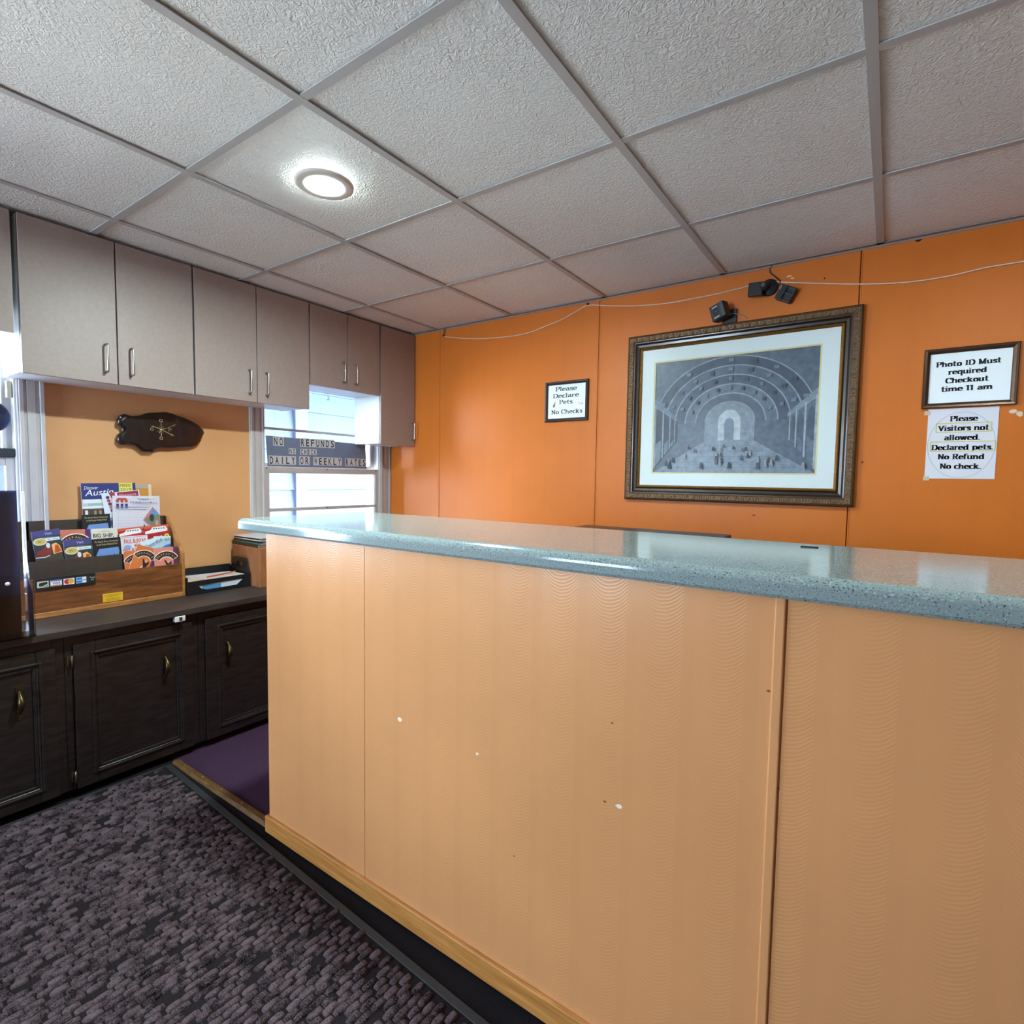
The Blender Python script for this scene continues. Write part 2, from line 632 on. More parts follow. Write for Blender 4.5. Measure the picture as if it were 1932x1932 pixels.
def hull(pts):
    pts = sorted(set((round(x, 6), round(y, 6)) for x, y in pts))

    def half(p):
        out = []
        for q in p:
            while len(out) > 1 and (out[-1][0] - out[-2][0]) * (q[1] - out[-2][1]) - (out[-1][1] - out[-2][1]) * (q[0] - out[-2][0]) <= 0:
                out.pop()
            out.append(q)
        return out[:-1]
    return half(pts) + half(pts[::-1])


def serif(s, pw=0.17, ph=0.07):
    """broad-pen serif lettering, capital height 1: returns verts, faces, width"""
    v, f, x = [], [], 0.0
    for ch in s:
        strokes, adv = SERIF[ch]
        for st in strokes:
            for a, b in zip(st[:-1], st[1:]):
                if abs(a[1] - b[1]) < 1e-4:
                    w, h = 0.05, ph
                else:
                    w, h = pw, ph
                pts = [(p[0] + x + dx * w / 2, min(max(p[1], ph / 2), 1 - ph / 2 if p[1] > 0.97 else 9) + dy * h / 2 if p[1] >= 0 else p[1] + dy * h / 2)
                       for p in (a, b) for dx in (-1, 1) for dy in (-1, 1)]
                hl = hull(pts)
                n = len(v)
                v += hl
                f.append(tuple(range(n, n + len(hl))))
        x += adv
    x0 = min(p[0] for p in v)
    v = [(p[0] - x0, p[1]) for p in v]
    return v, f, max(p[0] for p in v)


class Print:
    """flat graphics in a local xy plane, one mesh, layers a fraction of a millimetre apart"""

    def __init__(self, z0=0.0, paint=0.0):
        self.paint = paint
        self.mb = MB()
        self.mats = []
        self.layer = 0
        self.z0 = z0

    def mi(self, rgb, rough=0.5):
        m = rgb if isinstance(rgb, bpy.types.Material) else M(rgb, rough, var=self.paint, vscale=45.0)
        if m not in self.mats:
            self.mats.append(m)
        return self.mats.index(m)

    def z(self):
        self.layer += 1
        return self.z0 + self.layer * 0.00012

    def poly(self, pts, rgb):
        z = self.z()
        self.mb.add([(x, y, z) for x, y in pts], [tuple(range(len(pts)))], self.mi(rgb))
        return self

    def rect(self, x0, y0, x1, y1, rgb):
        return self.poly([(x0, y0), (x1, y0), (x1, y1), (x0, y1)], rgb)

    def disc(self, cx, cy, rx, ry, rgb, n=20, a0=0, a1=360):
        return self.poly(arc(cx, cy, rx, ry, a0, a1, n)[:(n if a1 - a0 >= 360 else n + 1)], rgb)

    def band(self, cx, cy, r0, r1, a0, a1, rgb, n=16, sy=1.0):
        z = self.z()
        o = arc(cx, cy, r1, r1 * sy, a0, a1, n)
        i = arc(cx, cy, r0, r0 * sy, a0, a1, n)
        v = [(x, y, z) for x, y in o + i]
        self.mb.add(v, [(k, k + 1, n + 2 + k, n + 1 + k) for k in range(n)], self.mi(rgb))
        return self

    def line(self, pts, w, rgb):
        z = self.z()
        for (ax, ay), (bx, by) in zip(pts[:-1], pts[1:]):
            d = math.hypot(bx - ax, by - ay) or 1e-9
            nx, ny = -(by - ay) / d * w / 2, (bx - ax) / d * w / 2
            self.mb.add([(ax + nx, ay + ny, z), (ax - nx, ay - ny, z), (bx - nx, by - ny, z), (bx + nx, by + ny, z)], [(0, 1, 2, 3)], self.mi(rgb))
        return self

    def text(self, s, x, y, h, rgb, width=None, font='sans', rot=0.0, slant=0.0, bold=0.0, center=False, pw=0.17, ph=0.07):
        v, f, w = sans(s, bold) if font == 'sans' else serif(s, pw, ph)
        sx = (width / w) if width else h
        if center:
            x -= w * sx / 2
        c, sn = math.cos(rot), math.sin(rot)
        z = self.z()
        out = []
        for px, py in v:
            lx, ly = px * sx + py * h * slant, py * h
            out.append((x + lx * c - ly * sn, y + lx * sn + ly * c, z))
        self.mb.add(out, f, self.mi(rgb))
        return self

    def obj(self, name, parent):
        return obj(name, self.mb, self.mats, parent, local=True)


# ================================================================== THE ROOM
CZ = H + 0.961             # ceiling height
YB = 2.683                 # back wall
XL = -2.94                 # left wall
XR, YF = 0.78, -2.6         # right wall and street wall, behind the camera


def struct(name, mb, mats, parent=None, **k):
    o = obj(name, mb, mats, parent, **k)
    if parent is None:
        o['kind'] = 'structure'
    return o


flo = struct('floor', MB().box(XL - 0.2, XR + 0.2, YF - 0.2, YB + 0.2, -0.06, 0.0), M((30, 27, 30), 0.97, spec=0.1, var=0.4, vscale=260, bump=0.6, bscale=600, name='charcoal_carpet'))
obj('carpet_inlay', MB().box(XL + 0.002, XR - 0.002, 1.05, YB - 0.002, 0.0, 0.0004), PURPLE, flo)

# ---- ceiling: deck, tees, tiles
ceil = struct('ceiling', MB().box(XL - 0.2, XR + 0.2, YF - 0.2, YB + 0.2, CZ + 0.03, CZ + 0.08), DARKGAP)
xs_ = [XL] + [-2.484 + 0.598 * i if i == 0 else -1.8945 + 0.6048 * (i - 1) for i in range(8)] + [XR]
xs_ = [x for x in xs_ if x <= XR]
ys_ = [YF] + [0.874 + 0.613 * j for j in range(-5, 3)] + [YB]
tile_cache = {}
for i in range(len(xs_) - 1):
    for j in range(len(ys_) - 1):
        w, d = xs_[i + 1] - xs_[i] - 0.012, ys_[j + 1] - ys_[j] - 0.012
        if w < 0.03:
            continue
        key = (round(w, 3), round(d, 3))
        if key not in tile_cache:
            tile_cache[key] = MB().box(-w / 2, w / 2, -d / 2, d / 2, 0, 0.014).mesh('ceiling_tile', CEIL)
        t = bpy.data.objects.new('ceiling_tile', tile_cache[key])
        COL.objects.link(t)
        t.parent = ceil
        wz = CZ + 0.004 + random.uniform(0, 0.002)
        t.matrix_basis = world_of(ceil).inverted() @ Matrix.Translation(((xs_[i] + xs_[i + 1]) / 2, (ys_[j] + ys_[j + 1]) / 2, wz)) @ Matrix.Rotation(random.uniform(-0.002, 0.002), 4, 'Z')
        if i == 0 and abs(ys_[j] - 0.874) < 0.01:
            # the strip tile that has slipped, leaving a dark gap beside the tee
            t.matrix_basis = world_of(ceil).inverted() @ Matrix.Translation(((xs_[i] + xs_[i + 1]) / 2 - 0.014, (ys_[j] + ys_[j + 1]) / 2 + 0.01, wz)) @ Matrix.Rotation(-0.03, 4, 'Z')
for x in xs_[1:-1]:
    obj('ceiling_tee', MB().box(x - 0.0125, x + 0.0125, YF, YB, CZ - 0.001, CZ + 0.003).box(x - 0.002, x + 0.002, YF, YB, CZ + 0.003, CZ + 0.03), TEE, ceil)
for k, y in enumerate(ys_[1:-1]):
    for x0, x1 in zip(xs_[:-1], xs_[1:]):
        obj('ceiling_tee', MB().box(x0 + 0.0125, x1 - 0.0125, y - 0.0115, y + 0.0115, CZ - 0.0005, CZ + 0.003), TEE, ceil)
obj('wall_angle', MB().box(XL, XR, YB - 0.022, YB - 0.001, CZ - 0.001, CZ + 0.003).box(XL, XR, YB - 0.003, YB, CZ - 0.009, CZ), M((150, 132, 124), 0.7), ceil)

# ---- back wall with its 4 ft panels
wb = struct('wall_back', MB().box(XL - 0.2, XR + 0.2, YB + 0.012, YB + 0.12, 0, CZ + 0.03), M((150, 70, 26), 0.7))
seams = [XL - 0.1, -2.463, -1.319, -0.144, XR + 0.1]
for a, b in zip(seams[:-1], seams[1:]):
    obj('wall_panel', MB().box(a + 0.0016, b - 0.0016, YB, YB + 0.0125, 0.0, CZ + 0.02), ORANGE, wb, bevel=0.0015, seg=1)
for x in seams[1:-1]:
    obj('seam_bead', MB().box(x + 0.0020, x + 0.0075, YB - 0.0016, YB + 0.002, 0.0, CZ - 0.02), ORANGE, wb, bevel=0.001, seg=1)
# chipped paint and filler spots
for k, (px, rgb, rw, rh) in enumerate((((1489, 521), (240, 200, 160), .012, .004), ((1495, 525), (240, 200, 160), .009, .003), ((1912, 776), (225, 200, 175), .012, .008), ((1924, 781), (225, 200, 175), .01, .01), ((1733, 452), (20, 16, 14), .012, .008), ((1627, 872), (90, 40, 20), .005, .004), ((1422, 972), (110, 40, 16), .008, .003), ((1556, 525), (70, 30, 14), .004, .004))):
    p = on_y(px, YB)
    mb = MB()
    mb.prism([(q[0] * random.uniform(.8, 1.1), q[1] * random.uniform(.8, 1.1)) for q in arc(0, 0, rw, rh, 0, 360, 9)[:-1]],
             lambda u, w, h: (p.x + u, YB - h, p.z + w), 0.0, 0.0008)
    obj('paint_spot', mb, M(rgb, 0.8), wb)

# ---- left wall with two window openings; added window behind the viewer to light the back wall
W1 = (1.735, 2.585, 0.80, 1.95)      # y0, y1, z0, z1 of the openings
W2 = (-0.45, 0.672, 0.80, 1.95)
FW = (-2.80, -1.80, 0.70, 2.08)
wl = MB()
for a, b, c, d in ((YF - 0.1, W2[0], 0, CZ), (W2[0], W2[1], 0, W2[2]), (W2[0], W2[1], W2[3], CZ), (W2[1], W1[0], 0, CZ), (W1[0], W1[1], 0, W1[2]), (W1[0], W1[1], W1[3], CZ), (W1[1], YB + 0.1, 0, CZ)):
    wl.box(XL - 0.14, XL, a, b, c, d + (0.03 if d == CZ else 0))
struct('wall_left', wl, TAN)
wf = MB()
for a, b, c, d in ((XL - 0.1, FW[0], 0, CZ + 0.03), (FW[0], FW[1], 0, FW[2]), (FW[0], FW[1], FW[3], CZ + 0.03), (FW[1], XR + 0.1, 0, CZ + 0.03)):
    wf.box(a, b, YF - 0.14, YF, c, d)
struct('wall_front', wf, M((110, 70, 42), 0.5, var=0.12, vscale=4, name='dark_panel_wall'))
w3 = bpy.data.objects.new('window_3', None); COL.objects.link(w3); w3['kind'] = 'structure'
w3.location = ((FW[0] + FW[1]) / 2, YF, FW[2])
mb = MB()
for a, b, c, d in ((FW[0], FW[1], FW[2], FW[2] + 0.05), (FW[0], FW[1], FW[3] - 0.05, FW[3]), (FW[0], FW[0] + 0.05, FW[2] + .05, FW[3] - .05), (FW[1] - 0.05, FW[1], FW[2] + .05, FW[3] - .05)):
    mb.box(a, b, YF - 0.1, YF - 0.04, c, d)
obj('window_frame', mb, WHITEP, w3)
obj('pane', MB().box(FW[0] + .05, FW[1] - .05, YF - 0.072, YF - 0.068, FW[2] + .05, FW[3] - .05), GLASS, w3)
obj('bounce_floor', MB().box(XL + 0.002, XR - 0.002, YF + 0.002, -1.42, 0.0, 0.0006), M((196, 184, 168), 0.5, var=0.06, vscale=6, name='bounce_floor_beige'), flo)  # unseen pale floor, added to bounce sunlight up to the ceiling
struct('wall_right', MB().box(XR, XR + 0.1, YF - 0.1, YB + 0.1, 0, CZ + 0.03), M((98, 56, 32), 0.5, var=0.12, vscale=4, name='brown_panel_wall'))


# ---- the two windows of the left wall
def casing_strip(mb, y0, y1, z0, z1):
    """moulded upright: flat board with two proud ribs"""
    mb.box(XL, XL + 0.012, y0, y1, z0, z1)
    w = y1 - y0
    mb.box(XL + 0.012, XL + 0.018, y0 + w * 0.06, y0 + w * 0.24, z0, z1)
    mb.box(XL + 0.012, XL + 0.016, y0 + w * 0.34, y0 + w * 0.66, z0, z1)
    mb.box(XL + 0.012, XL + 0.020, y0 + w * 0.80, y0 + w * 0.97, z0, z1)


def window(idx, op, cas_l, cas_r, rails):
    y0, y1, z0, z1 = op
    w = bpy.data.objects.new('window_%d' % idx, None)
    COL.objects.link(w)
    w['kind'] = 'structure'
    w.location = (XL, (y0 + y1) / 2, z0)
    for a, b in ((cas_l, y0), (y1, cas_r)):
        mb = MB()
        casing_strip(mb, a, b, z0 - 0.09, z1 + 0.09)
        obj('casing', mb, GREYP, w, bevel=0.002, seg=1)
    obj('casing', MB().box(XL, XL + 0.014, y0, y1, z1, z1 + 0.09), GREYP, w, bevel=0.002, seg=1)
    obj('window_sill', MB().box(XL - 0.13, XL + 0.035, y0 - 0.03, min(y1 + 0.03, cas_r), z0 - 0.03, z0), WHITEP, w, bevel=0.004)
    # jamb linings
    obj('jamb', MB().box(XL - 0.13, XL, y0, y0 + 0.006, z0, z1), WHITEP, w)
    obj('jamb', MB().box(XL - 0.13, XL, y1 - 0.006, y1, z0, z1), WHITEP, w)
    # outer stop and inner sash
    for zz0, zz1, dx, st in rails:
        mb = MB()
        x0 = XL - dx
        mb.box(x0 - 0.012, x0 + 0.012, y0 + 0.006, y0 + 0.006 + st, zz0, zz1)
        mb.box(x0 - 0.012, x0 + 0.012, y1 - 0.006 - st, y1 - 0.006, zz0, zz1)
        mb.box(x0 - 0.012, x0 + 0.012, y0 + 0.006 + st, y1 - 0.006 - st, zz1 - 0.036, zz1)
        mb.box(x0 - 0.012, x0 + 0.012, y0 + 0.006 + st, y1 - 0.006 - st, zz0, zz0 + 0.02)
        obj('sash', mb, GREYP, w, bevel=0.002, seg=1)
        obj('pane', MB().box(x0 - 0.002, x0 + 0.002, y0 + 0.006 + st, y1 - 0.006 - st, zz0 + 0.02, zz1 - 0.036), GLASS, w)
    return w


win1 = window(1, W1, 1.65, 2.682, ((0.802, H + 0.045, 0.012, 0.028), (H + 0.045, 1.948, 0.06, 0.024)))
obj('sash_bar', MB().box(XL - 0.072, XL - 0.050, W1[0] + 0.03, W1[1] - 0.03, H + 0.262, H + 0.276), GREYP, win1, bevel=0.002, seg=1)
obj('sash_bar', MB().box(XL - 0.022, XL - 0.002, W1[0] + 0.034, W1[1] - 0.034, H - 0.216, H - 0.198), GREYP, win1, bevel=0.002, seg=1)
for y, z in ((1.752, H + 0.036), (2.16, H + 0.036), (2.555, H + 0.036), (2.555, H - 0.206), (2.16, H - 0.206)):
    obj('screw', MB().lathe([(0.004, 0), (0.004, 0.002), (0.0, 0.003)], (XL + 0.0, y, z), (1, 0, 0), 8), BLACKPL, win1)
win2 = window(2, W2, -0.535, 0.762, ((0.802, H + 0.055, 0.03, 0.03), (H + 0.055, 1.948, 0.06, 0.03)))
obj('meeting_rail', MB().box(XL - 0.05, XL - 0.004, W2[0] + 0.01, W2[1] - 0.008, H + 0.054, H + 0.090), M((34, 40, 52), 0.5), win2, bevel=0.003)  # the rail's shadow is put into its dark colour
obj('sash_stop', MB().box(XL - 0.04, XL - 0.01, 0.648, 0.662, H + 0.296, H + 0.362), M((208, 196, 170), 0.6), win2, bevel=0.001, seg=1)

# ---- outside: neighbouring white siding seen through the glass
nb = thing('neighbouring_house', 'white clapboard house wall, coloured dark blue to dim its daylight, seen through the window', 'building', (-5.0, 4.2, -0.3))
SIDING = M((44, 58, 80), 0.6, var=0.03, vscale=8, name='dimmed_siding')  # white boards given a dark blue to hold down overexposed daylight
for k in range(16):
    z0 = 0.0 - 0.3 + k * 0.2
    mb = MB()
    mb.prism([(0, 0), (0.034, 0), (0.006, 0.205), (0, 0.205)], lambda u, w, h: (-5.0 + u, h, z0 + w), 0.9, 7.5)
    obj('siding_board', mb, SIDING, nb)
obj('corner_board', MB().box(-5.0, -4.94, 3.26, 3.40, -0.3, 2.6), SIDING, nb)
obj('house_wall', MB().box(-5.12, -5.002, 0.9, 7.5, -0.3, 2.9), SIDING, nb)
obj('shade_roof', MB().prism([(-5.12, 2.62), (-3.45, 2.45), (-3.45, 2.52), (-6.4, 3.9)], lambda u, w, h: (u, h, w), 0.6, 7.8), M((120, 116, 112), 0.8), nb)  # unseen overhang, stretched over the alley to shade the siding
struct('ground', MB().box(-9, -3.09, -8, 10, -0.36, -0.3).box(-3.09, 8, -9, YF - 0.15, -0.36, -0.3), M((160, 158, 152), 0.9, var=0.08, vscale=3, name='concrete_yard'))


# ================================================================== DOWNLIGHT
def downlight(x, y, label, power):
    t = thing('ceiling_downlight', label, 'light', (x, y, CZ), 'recessed ceiling downlights')
    obj('trim_ring', MB().lathe([(0.0535, 0.002), (0.0545, -0.004), (0.060, -0.0065), (0.086, -0.0065), (0.093, -0.004), (0.094, 0.002)], (x, y, CZ), (0, 0, 1), 40), M((226, 216, 206), 0.5), t)
    obj('lamp_lens', MB().lathe([(0.0, -0.003), (0.0525, -0.002), (0.0525, 0.003), (0.0, 0.003)], (x, y, CZ), (0, 0, 1), 32), emit('lamp_lens_glow', (0.82, 1.0, 0.97), power), t)
    return t


LAMP = 150.0
lp = on_z((612, 348), CZ)
downlight(lp.x, lp.y, 'lit round recessed downlight in the ceiling above the counter', LAMP)
downlight(0.44, 1.40, 'recessed downlight past the upper right edge, over the end of the counter', LAMP * 0.3)


# ================================================================== UPPER CABINETS
XC = -2.685                # plane of the door faces


def pull(parent, y, z0, z1, x):
    zc = (z0 + z1) / 2
    r = 0.0042
    pts = [(x, y, z0)] + [(x + 0.022 + 0.006 * math.sin(a), y, z0 + 0.006 - 0.006 * math.cos(a)) for a in (0, .5, 1.0, 1.57)]
    pts += [(x + 0.028, y, zc)]
    pts += [(x + 0.022 + 0.006 * math.sin(a), y, z1 - 0.006 + 0.006 * math.cos(a)) for a in (1.57, 1.0, .5, 0)] + [(x, y, z1)]
    return obj('handle', MB().tube(pts, r, 10), STEEL, parent)


def upper_cabinet(label, y0, y1, z0, doors, group='wall cabinets along the left wall'):
    """doors: list of (y0, y1, handle_y)"""
    t = thing('wall_cabinet', label, 'cabinet', (XL, (y0 + y1) / 2, z0), group)
    zt = CZ - 0.012
    mb = MB()
    xb = XC - 0.019
    mb.box(XL + 0.0005, xb, y0 + 0.001, y0 + 0.017, z0 + 0.004, zt)          # sides
    mb.box(XL + 0.0005, xb, y1 - 0.017, y1 - 0.001, z0 + 0.004, zt)
    mb.box(XL + 0.0005, xb, y0 + 0.017, y1 - 0.017, z0 + 0.004, z0 + 0.02)   # bottom
    mb.box(XL + 0.0005, xb, y0 + 0.017, y1 - 0.017, zt - 0.016, zt)          # top
    mb.box(XL + 0.0005, XL + 0.006, y0 + 0.017, y1 - 0.017, z0 + 0.02, zt - 0.016)
    obj('carcass', mb, MELA, t)
    for a, b, hy in doors:
        d = obj('door', MB().box(xb, XC, a + 0.0022, b - 0.0022, z0, zt + 0.001), TAUPE, t, bevel=0.0012, seg=1)
        hz = z0 + 0.045
        pull(d, hy, hz, hz + 0.112, XC)
    return t


ZT, ZS, ZN = H + 0.367, H + 0.507, H + 0.204
upper_cabinet('short taupe wall cabinet above the window at the left edge', -0.45, 0.622, ZS, [(-0.45, 0.09, 0.05), (0.09, 0.618, 0.13)])
upper_cabinet('tall two-door taupe wall cabinet above the wooden slab clock, beside the left window', 0.634, 1.246, ZT, [(0.634, 0.944, 0.900), (0.944, 1.246, 0.992)])
upper_cabinet('tall two-door taupe wall cabinet third from the corner, left of the short cabinet', 1.252, 1.861, ZT, [(1.252, 1.556, 1.510), (1.556, 1.861, 1.602)])
upper_cabinet('short two-door taupe wall cabinet over the window with the rates sign', 1.866, 2.372, ZS, [(1.866, 2.122, 2.084), (2.122, 2.370, 2.172)])
upper_cabinet('narrow single-door taupe wall cabinet hanging lowest, in the corner by the orange wall', 2.376, 2.679, ZN, [(2.376, 2.679, 2.648)])
# hook under the short cabinet
hk = on_z((619, 744), ZS + 0.004)
tag(obj('cup_hook', MB().tube([(hk.x, hk.y, hk.z), (hk.x, hk.y - 0.004, hk.z - 0.012), (hk.x, hk.y + 0.006, hk.z - 0.022), (hk.x, hk.y + 0.008, hk.z - 0.03), (hk.x, hk.y - 0.002, hk.z - 0.036), (hk.x, hk.y - 0.009, hk.z - 0.03)], 0.0018, 6), STEEL),
    'small wire cup hook screwed under the short wall cabinet', 'hook')

# ================================================================== BASE CABINETS
XB = -2.50                 # plane of the base doors
WT = H - 0.585             # worktop height


def bail_pull(door, y, zc, x):
    """antique pull: two leafy backplates and a bowed grip"""
    for s in (1, -1):
        outline = [(0, 0.0), (0.009, 0.004), (0.006, 0.010), (0.013, 0.016), (0.007, 0.020), (0.010, 0.027), (0.004, 0.030), (0.0, 0.040),
                   (-0.004, 0.030), (-0.010, 0.027), (-0.007, 0.020), (-0.013, 0.016), (-0.006, 0.010), (-0.009, 0.004)]
        mb = MB().prism(outline if s > 0 else [(u, -w) for u, w in outline][::-1], lambda u, w, h: (x + h, y + u, zc + s * 0.030 + w), 0.0, 0.004)
        obj('backplate', mb, BRONZE, door)
    n = 10
    pts = [(x + 0.004 + 0.024 * math.sin(math.pi * i / n), y, zc - 0.040 + 0.080 * i / n) for i in range(n + 1)]
    rad = [0.004 + 0.0065 * math.sin(math.pi * i / n) ** 1.5 for i in range(n + 1)]
    obj('grip', MB().tube(pts, 0.006, 10, radii=rad), BRONZE, door)


def base_cabinet(label, y0, y1, dy0, dy1, hy, hinge_y):
    t = thing('base_cabinet', label, 'cabinet', (XL + 0.2, (y0 + y1) / 2, 0), 'dark base cabinets under the brochure rack')
    zt = WT - 0.03
    mb = MB()
    mb.box(XL + 0.003, XB - 0.018, y0 + 0.0005, y1 - 0.0005, 0.035, zt)
    mb.box(XL + 0.003, XB - 0.062, y0 + 0.0005, y1 - 0.0005, 0.0, 0.035)
    # face frame
    mb.box(XB - 0.018, XB - 0.008, y0 + 0.0005, dy0 + 0.008, 0.035, zt)
    mb.box(XB - 0.018, XB - 0.008, dy1 - 0.008, y1 - 0.0005, 0.035, zt)
    mb.box(XB - 0.018, XB - 0.008, dy0 + 0.008, dy1 - 0.008, H - 0.66, zt)
    obj('carcass', mb, DKWOOD, t, bevel=0.001, seg=1)
    z0, z1 = H - 1.215, H - 0.652
    py0, py1, pz0, pz1 = dy0 + 0.068, dy1 - 0.056, H - 1.160, H - 0.708
    mb = MB()
    mb.box(XB - 0.012, XB + 0.004, dy0, py0, z0, z1)
    mb.box(XB - 0.012, XB + 0.004, py1, dy1, z0, z1)
    mb.box(XB - 0.012, XB + 0.004, py0, py1, z0, pz0)
    mb.box(XB - 0.012, XB + 0.004, py0, py1, pz1, z1)
    d = obj('door', mb, DKWOOD, t, bevel=0.002, seg=1)
    obj('door_panel', MB().box(XB - 0.012, XB - 0.005, py0, py1, pz0, pz1), DKWOOD, d)
    mb = MB()
    for a, b, c, e in ((py0, py0 + 0.011, pz0, pz1), (py1 - 0.011, py1, pz0, pz1), (py0 + 0.011, py1 - 0.011, pz0, pz0 + 0.011), (py0 + 0.011, py1 - 0.011, pz1 - 0.011, pz1)):
        mb.box(XB - 0.006, XB + 0.002, a, b, c, e)
    mb2 = MB()
    for a, b, c, e in ((py0 - .016, py0 - .006, pz0 - .016, pz1 + .016), (py1 + .006, py1 + .016, pz0 - .016, pz1 + .016), (py0 - .006, py1 + .006, pz0 - .016, pz0 - .006), (py0 - .006, py1 + .006, pz1 + .006, pz1 + .016)):
        mb2.box(XB + 0.003, XB + 0.009, a, b, c, e)
    obj('panel_moulding', mb2, DKWOOD, d, bevel=0.003)
    obj('panel_bead', mb, DKWOOD, d, bevel=0.003)
    bail_pull(d, hy, H - 0.823, XB - 0.005)
    for hz in (H - 0.715, H - 1.165):
        mb = MB()
        mb.lathe([(0.0, 0), (0.004, 0.002), (0.004, 0.046), (0.0, 0.048)], (XB + 0.006, hinge_y, hz - 0.024), (0, 0, 1), 8)
        mb.box(XB - 0.008, XB - 0.005, hinge_y - 0.012, hinge_y, hz - 0.02, hz + 0.02)
        obj('hinge', mb, M((120, 112, 96), 0.35, metal=0.9), d)
    return t


base_cabinet('dark wooden base cabinet out past the left edge', -0.28, 0.200, -0.235, 0.168, 0.06, -0.239)
base_cabinet('dark wooden base cabinet at the left edge under the clear leaflet holder', 0.200, 0.680, 0.235, 0.652, 0.548, 0.231)
base_cabinet('dark wooden base cabinet under the brochure rack, with the white sensor above its door', 0.680, 1.158, 0.706, 1.131, 1.022, 0.700)
base_cabinet('dark wooden base cabinet nearest the end of the counter, under the letter tray', 1.158, 1.640, 1.186, 1.606, 1.287, 1.612)
base_cabinet('dark wooden base cabinet hidden behind the counter, below the corner window', 1.640, 2.120, 1.668, 2.088, 1.769, 2.094)
mb = MB()
mb.box(XL + 0.001, XB + 0.028, -0.30, 2.14, WT - 0.03, WT)
tag(obj('worktop', mb, DKTOP, bevel=0.004), 'long dark brown wooden worktop over the base cabinets', 'worktop')
# white sensor stuck to the edge of the worktop
sp = on_x((341, 1167), XB + 0.03)
t = thing('door_sensor', 'small white plastic sensor with a dark square, stuck below the worktop edge', 'sensor', (XB - 0.008, sp.y, sp.z - 0.011))
obj('sensor_body', MB().box(XB + 0.004, XB + 0.030, sp.y - 0.022, sp.y + 0.020, sp.z - 0.014, sp.z + 0.010), M((232, 234, 238), 0.4), t, bevel=0.003)
obj('sensor_window', MB().box(XB + 0.030, XB + 0.0312, sp.y - 0.006, sp.y + 0.006, sp.z - 0.009, sp.z + 0.006), M((70, 64, 60), 0.5), t)
obj('sensor_led', MB().box(XB + 0.0312, XB + 0.032, sp.y + 0.000, sp.y + 0.005, sp.z - 0.003, sp.z + 0.002), BLACKPL, t)

# ================================================================== COUNTER
YC = 1.0175                # plane of its front panels
CT = H - 0.152             # top of the countertop
XE = -1.717                # its free left end
XCR = 0.775
ct = thing('reception_counter', 'long reception counter clad in pale peach panels with an oak foot strip', 'counter', ((XE + XCR) / 2, YC + 0.2, 0))
cb = MB()
cb.box(XE + 0.004, XCR, YC + 0.006, YC + 0.09, 0.0, CT - 0.043)
cb.box(XE + 0.004, XE + 0.03, YC + 0.09, 1.46, 0.0, CT - 0.043)
cb.box(XCR - 0.03, XCR, YC + 0.09, 1.46, 0.0, CT - 0.043)
obj('frame', cb, M((206, 150, 96), 0.7), ct)
ps = [XE, -1.218, -0.134, XCR]
for a, b in zip(ps[:-1], ps[1:]):
    obj('front_panel', MB().box(a + 0.0005, b - 0.0005, YC, YC + 0.006, 0.008, CT - 0.0435), PEACH, ct, bevel=0.0008, seg=1)
obj('end_panel', MB().box(XE, XE + 0.004, YC + 0.0065, 1.46, 0.008, CT - 0.0435), PEACH, ct)
obj('joint_strip', MB().box(-0.153, -0.136, YC - 0.004, YC + 0.001, 0.07, CT - 0.0435), PEACH, ct, bevel=0.0025)
obj('foot_strip', MB().box(XE - 0.010, XCR, YC - 0.012, YC, 0.010, 0.068), OAK, ct, bevel=0.003)
obj('foot_strip', MB().box(XE - 0.010, XE, YC, 1.46, 0.010, 0.068), OAK, ct, bevel=0.003)
for px, s in (((754, 1357), .008), ((900, 1422), .005), ((1168, 1522), .007), ((1141, 1512), .004), ((970, 1615), .003), ((1450, 1304), .004), ((1468, 1488), .004), ((1155, 1364), .003)):
    p = on_y(px, YC)
    mb = MB().prism([(q[0] * random.uniform(.6, 1.2), q[1] * random.uniform(.6, 1.2)) for q in arc(0, 0, s, s * .7, 0, 360, 8)[:-1]], lambda u, w, h: (p.x + u, YC - h, p.z + w), 0, 0.0006)
    obj('paint_chip', mb, M((240, 226, 206), 0.8) if s > .0045 else M((130, 84, 40), 0.8), ct)
# countertop: rounded nosing
mb = MB()
yf, yb_, zt, zb = 0.985, 1.530, CT, CT - 0.043
prof = [(yf + 0.012, zb), (yb_, zb), (yb_, zt - 0.004), (yb_ - 0.004, zt)] + [(yf + 0.020 - 0.020 * math.sin(math.radians(a)), zt - 0.020 + 0.020 * math.cos(math.radians(a))) for a in range(0, 91, 15)] + [(yf, zb + 0.008), (yf + 0.004, zb + 0.002)]
mb.prism(prof, lambda u, w, h: (h, u, w), -1.838, XCR)
o = tag(obj('countertop', mb, LAMI, bevel=0.008, seg=3), 'long speckled grey-green laminate countertop with a rounded front edge', 'countertop')
md = o.modifiers['bevel']
md.angle_limit = math.radians(60)
# flat black clip lying on the counter
cp = on_z((1525, 1033), CT)
mb = MB()
mb.box(cp.x - 0.016, cp.x + 0.016, cp.y - 0.005, cp.y + 0.005, CT, CT + 0.003)
mb.lathe([(0.005, 0), (0.005, 0.003), (0, 0.0035)], (cp.x + 0.016, cp.y, CT), (0, 0, 1), 10)
tag(obj('black_clip', mb, BLACKPL, bevel=0.001), 'tiny flat black clip lying on the speckled countertop', 'clip')

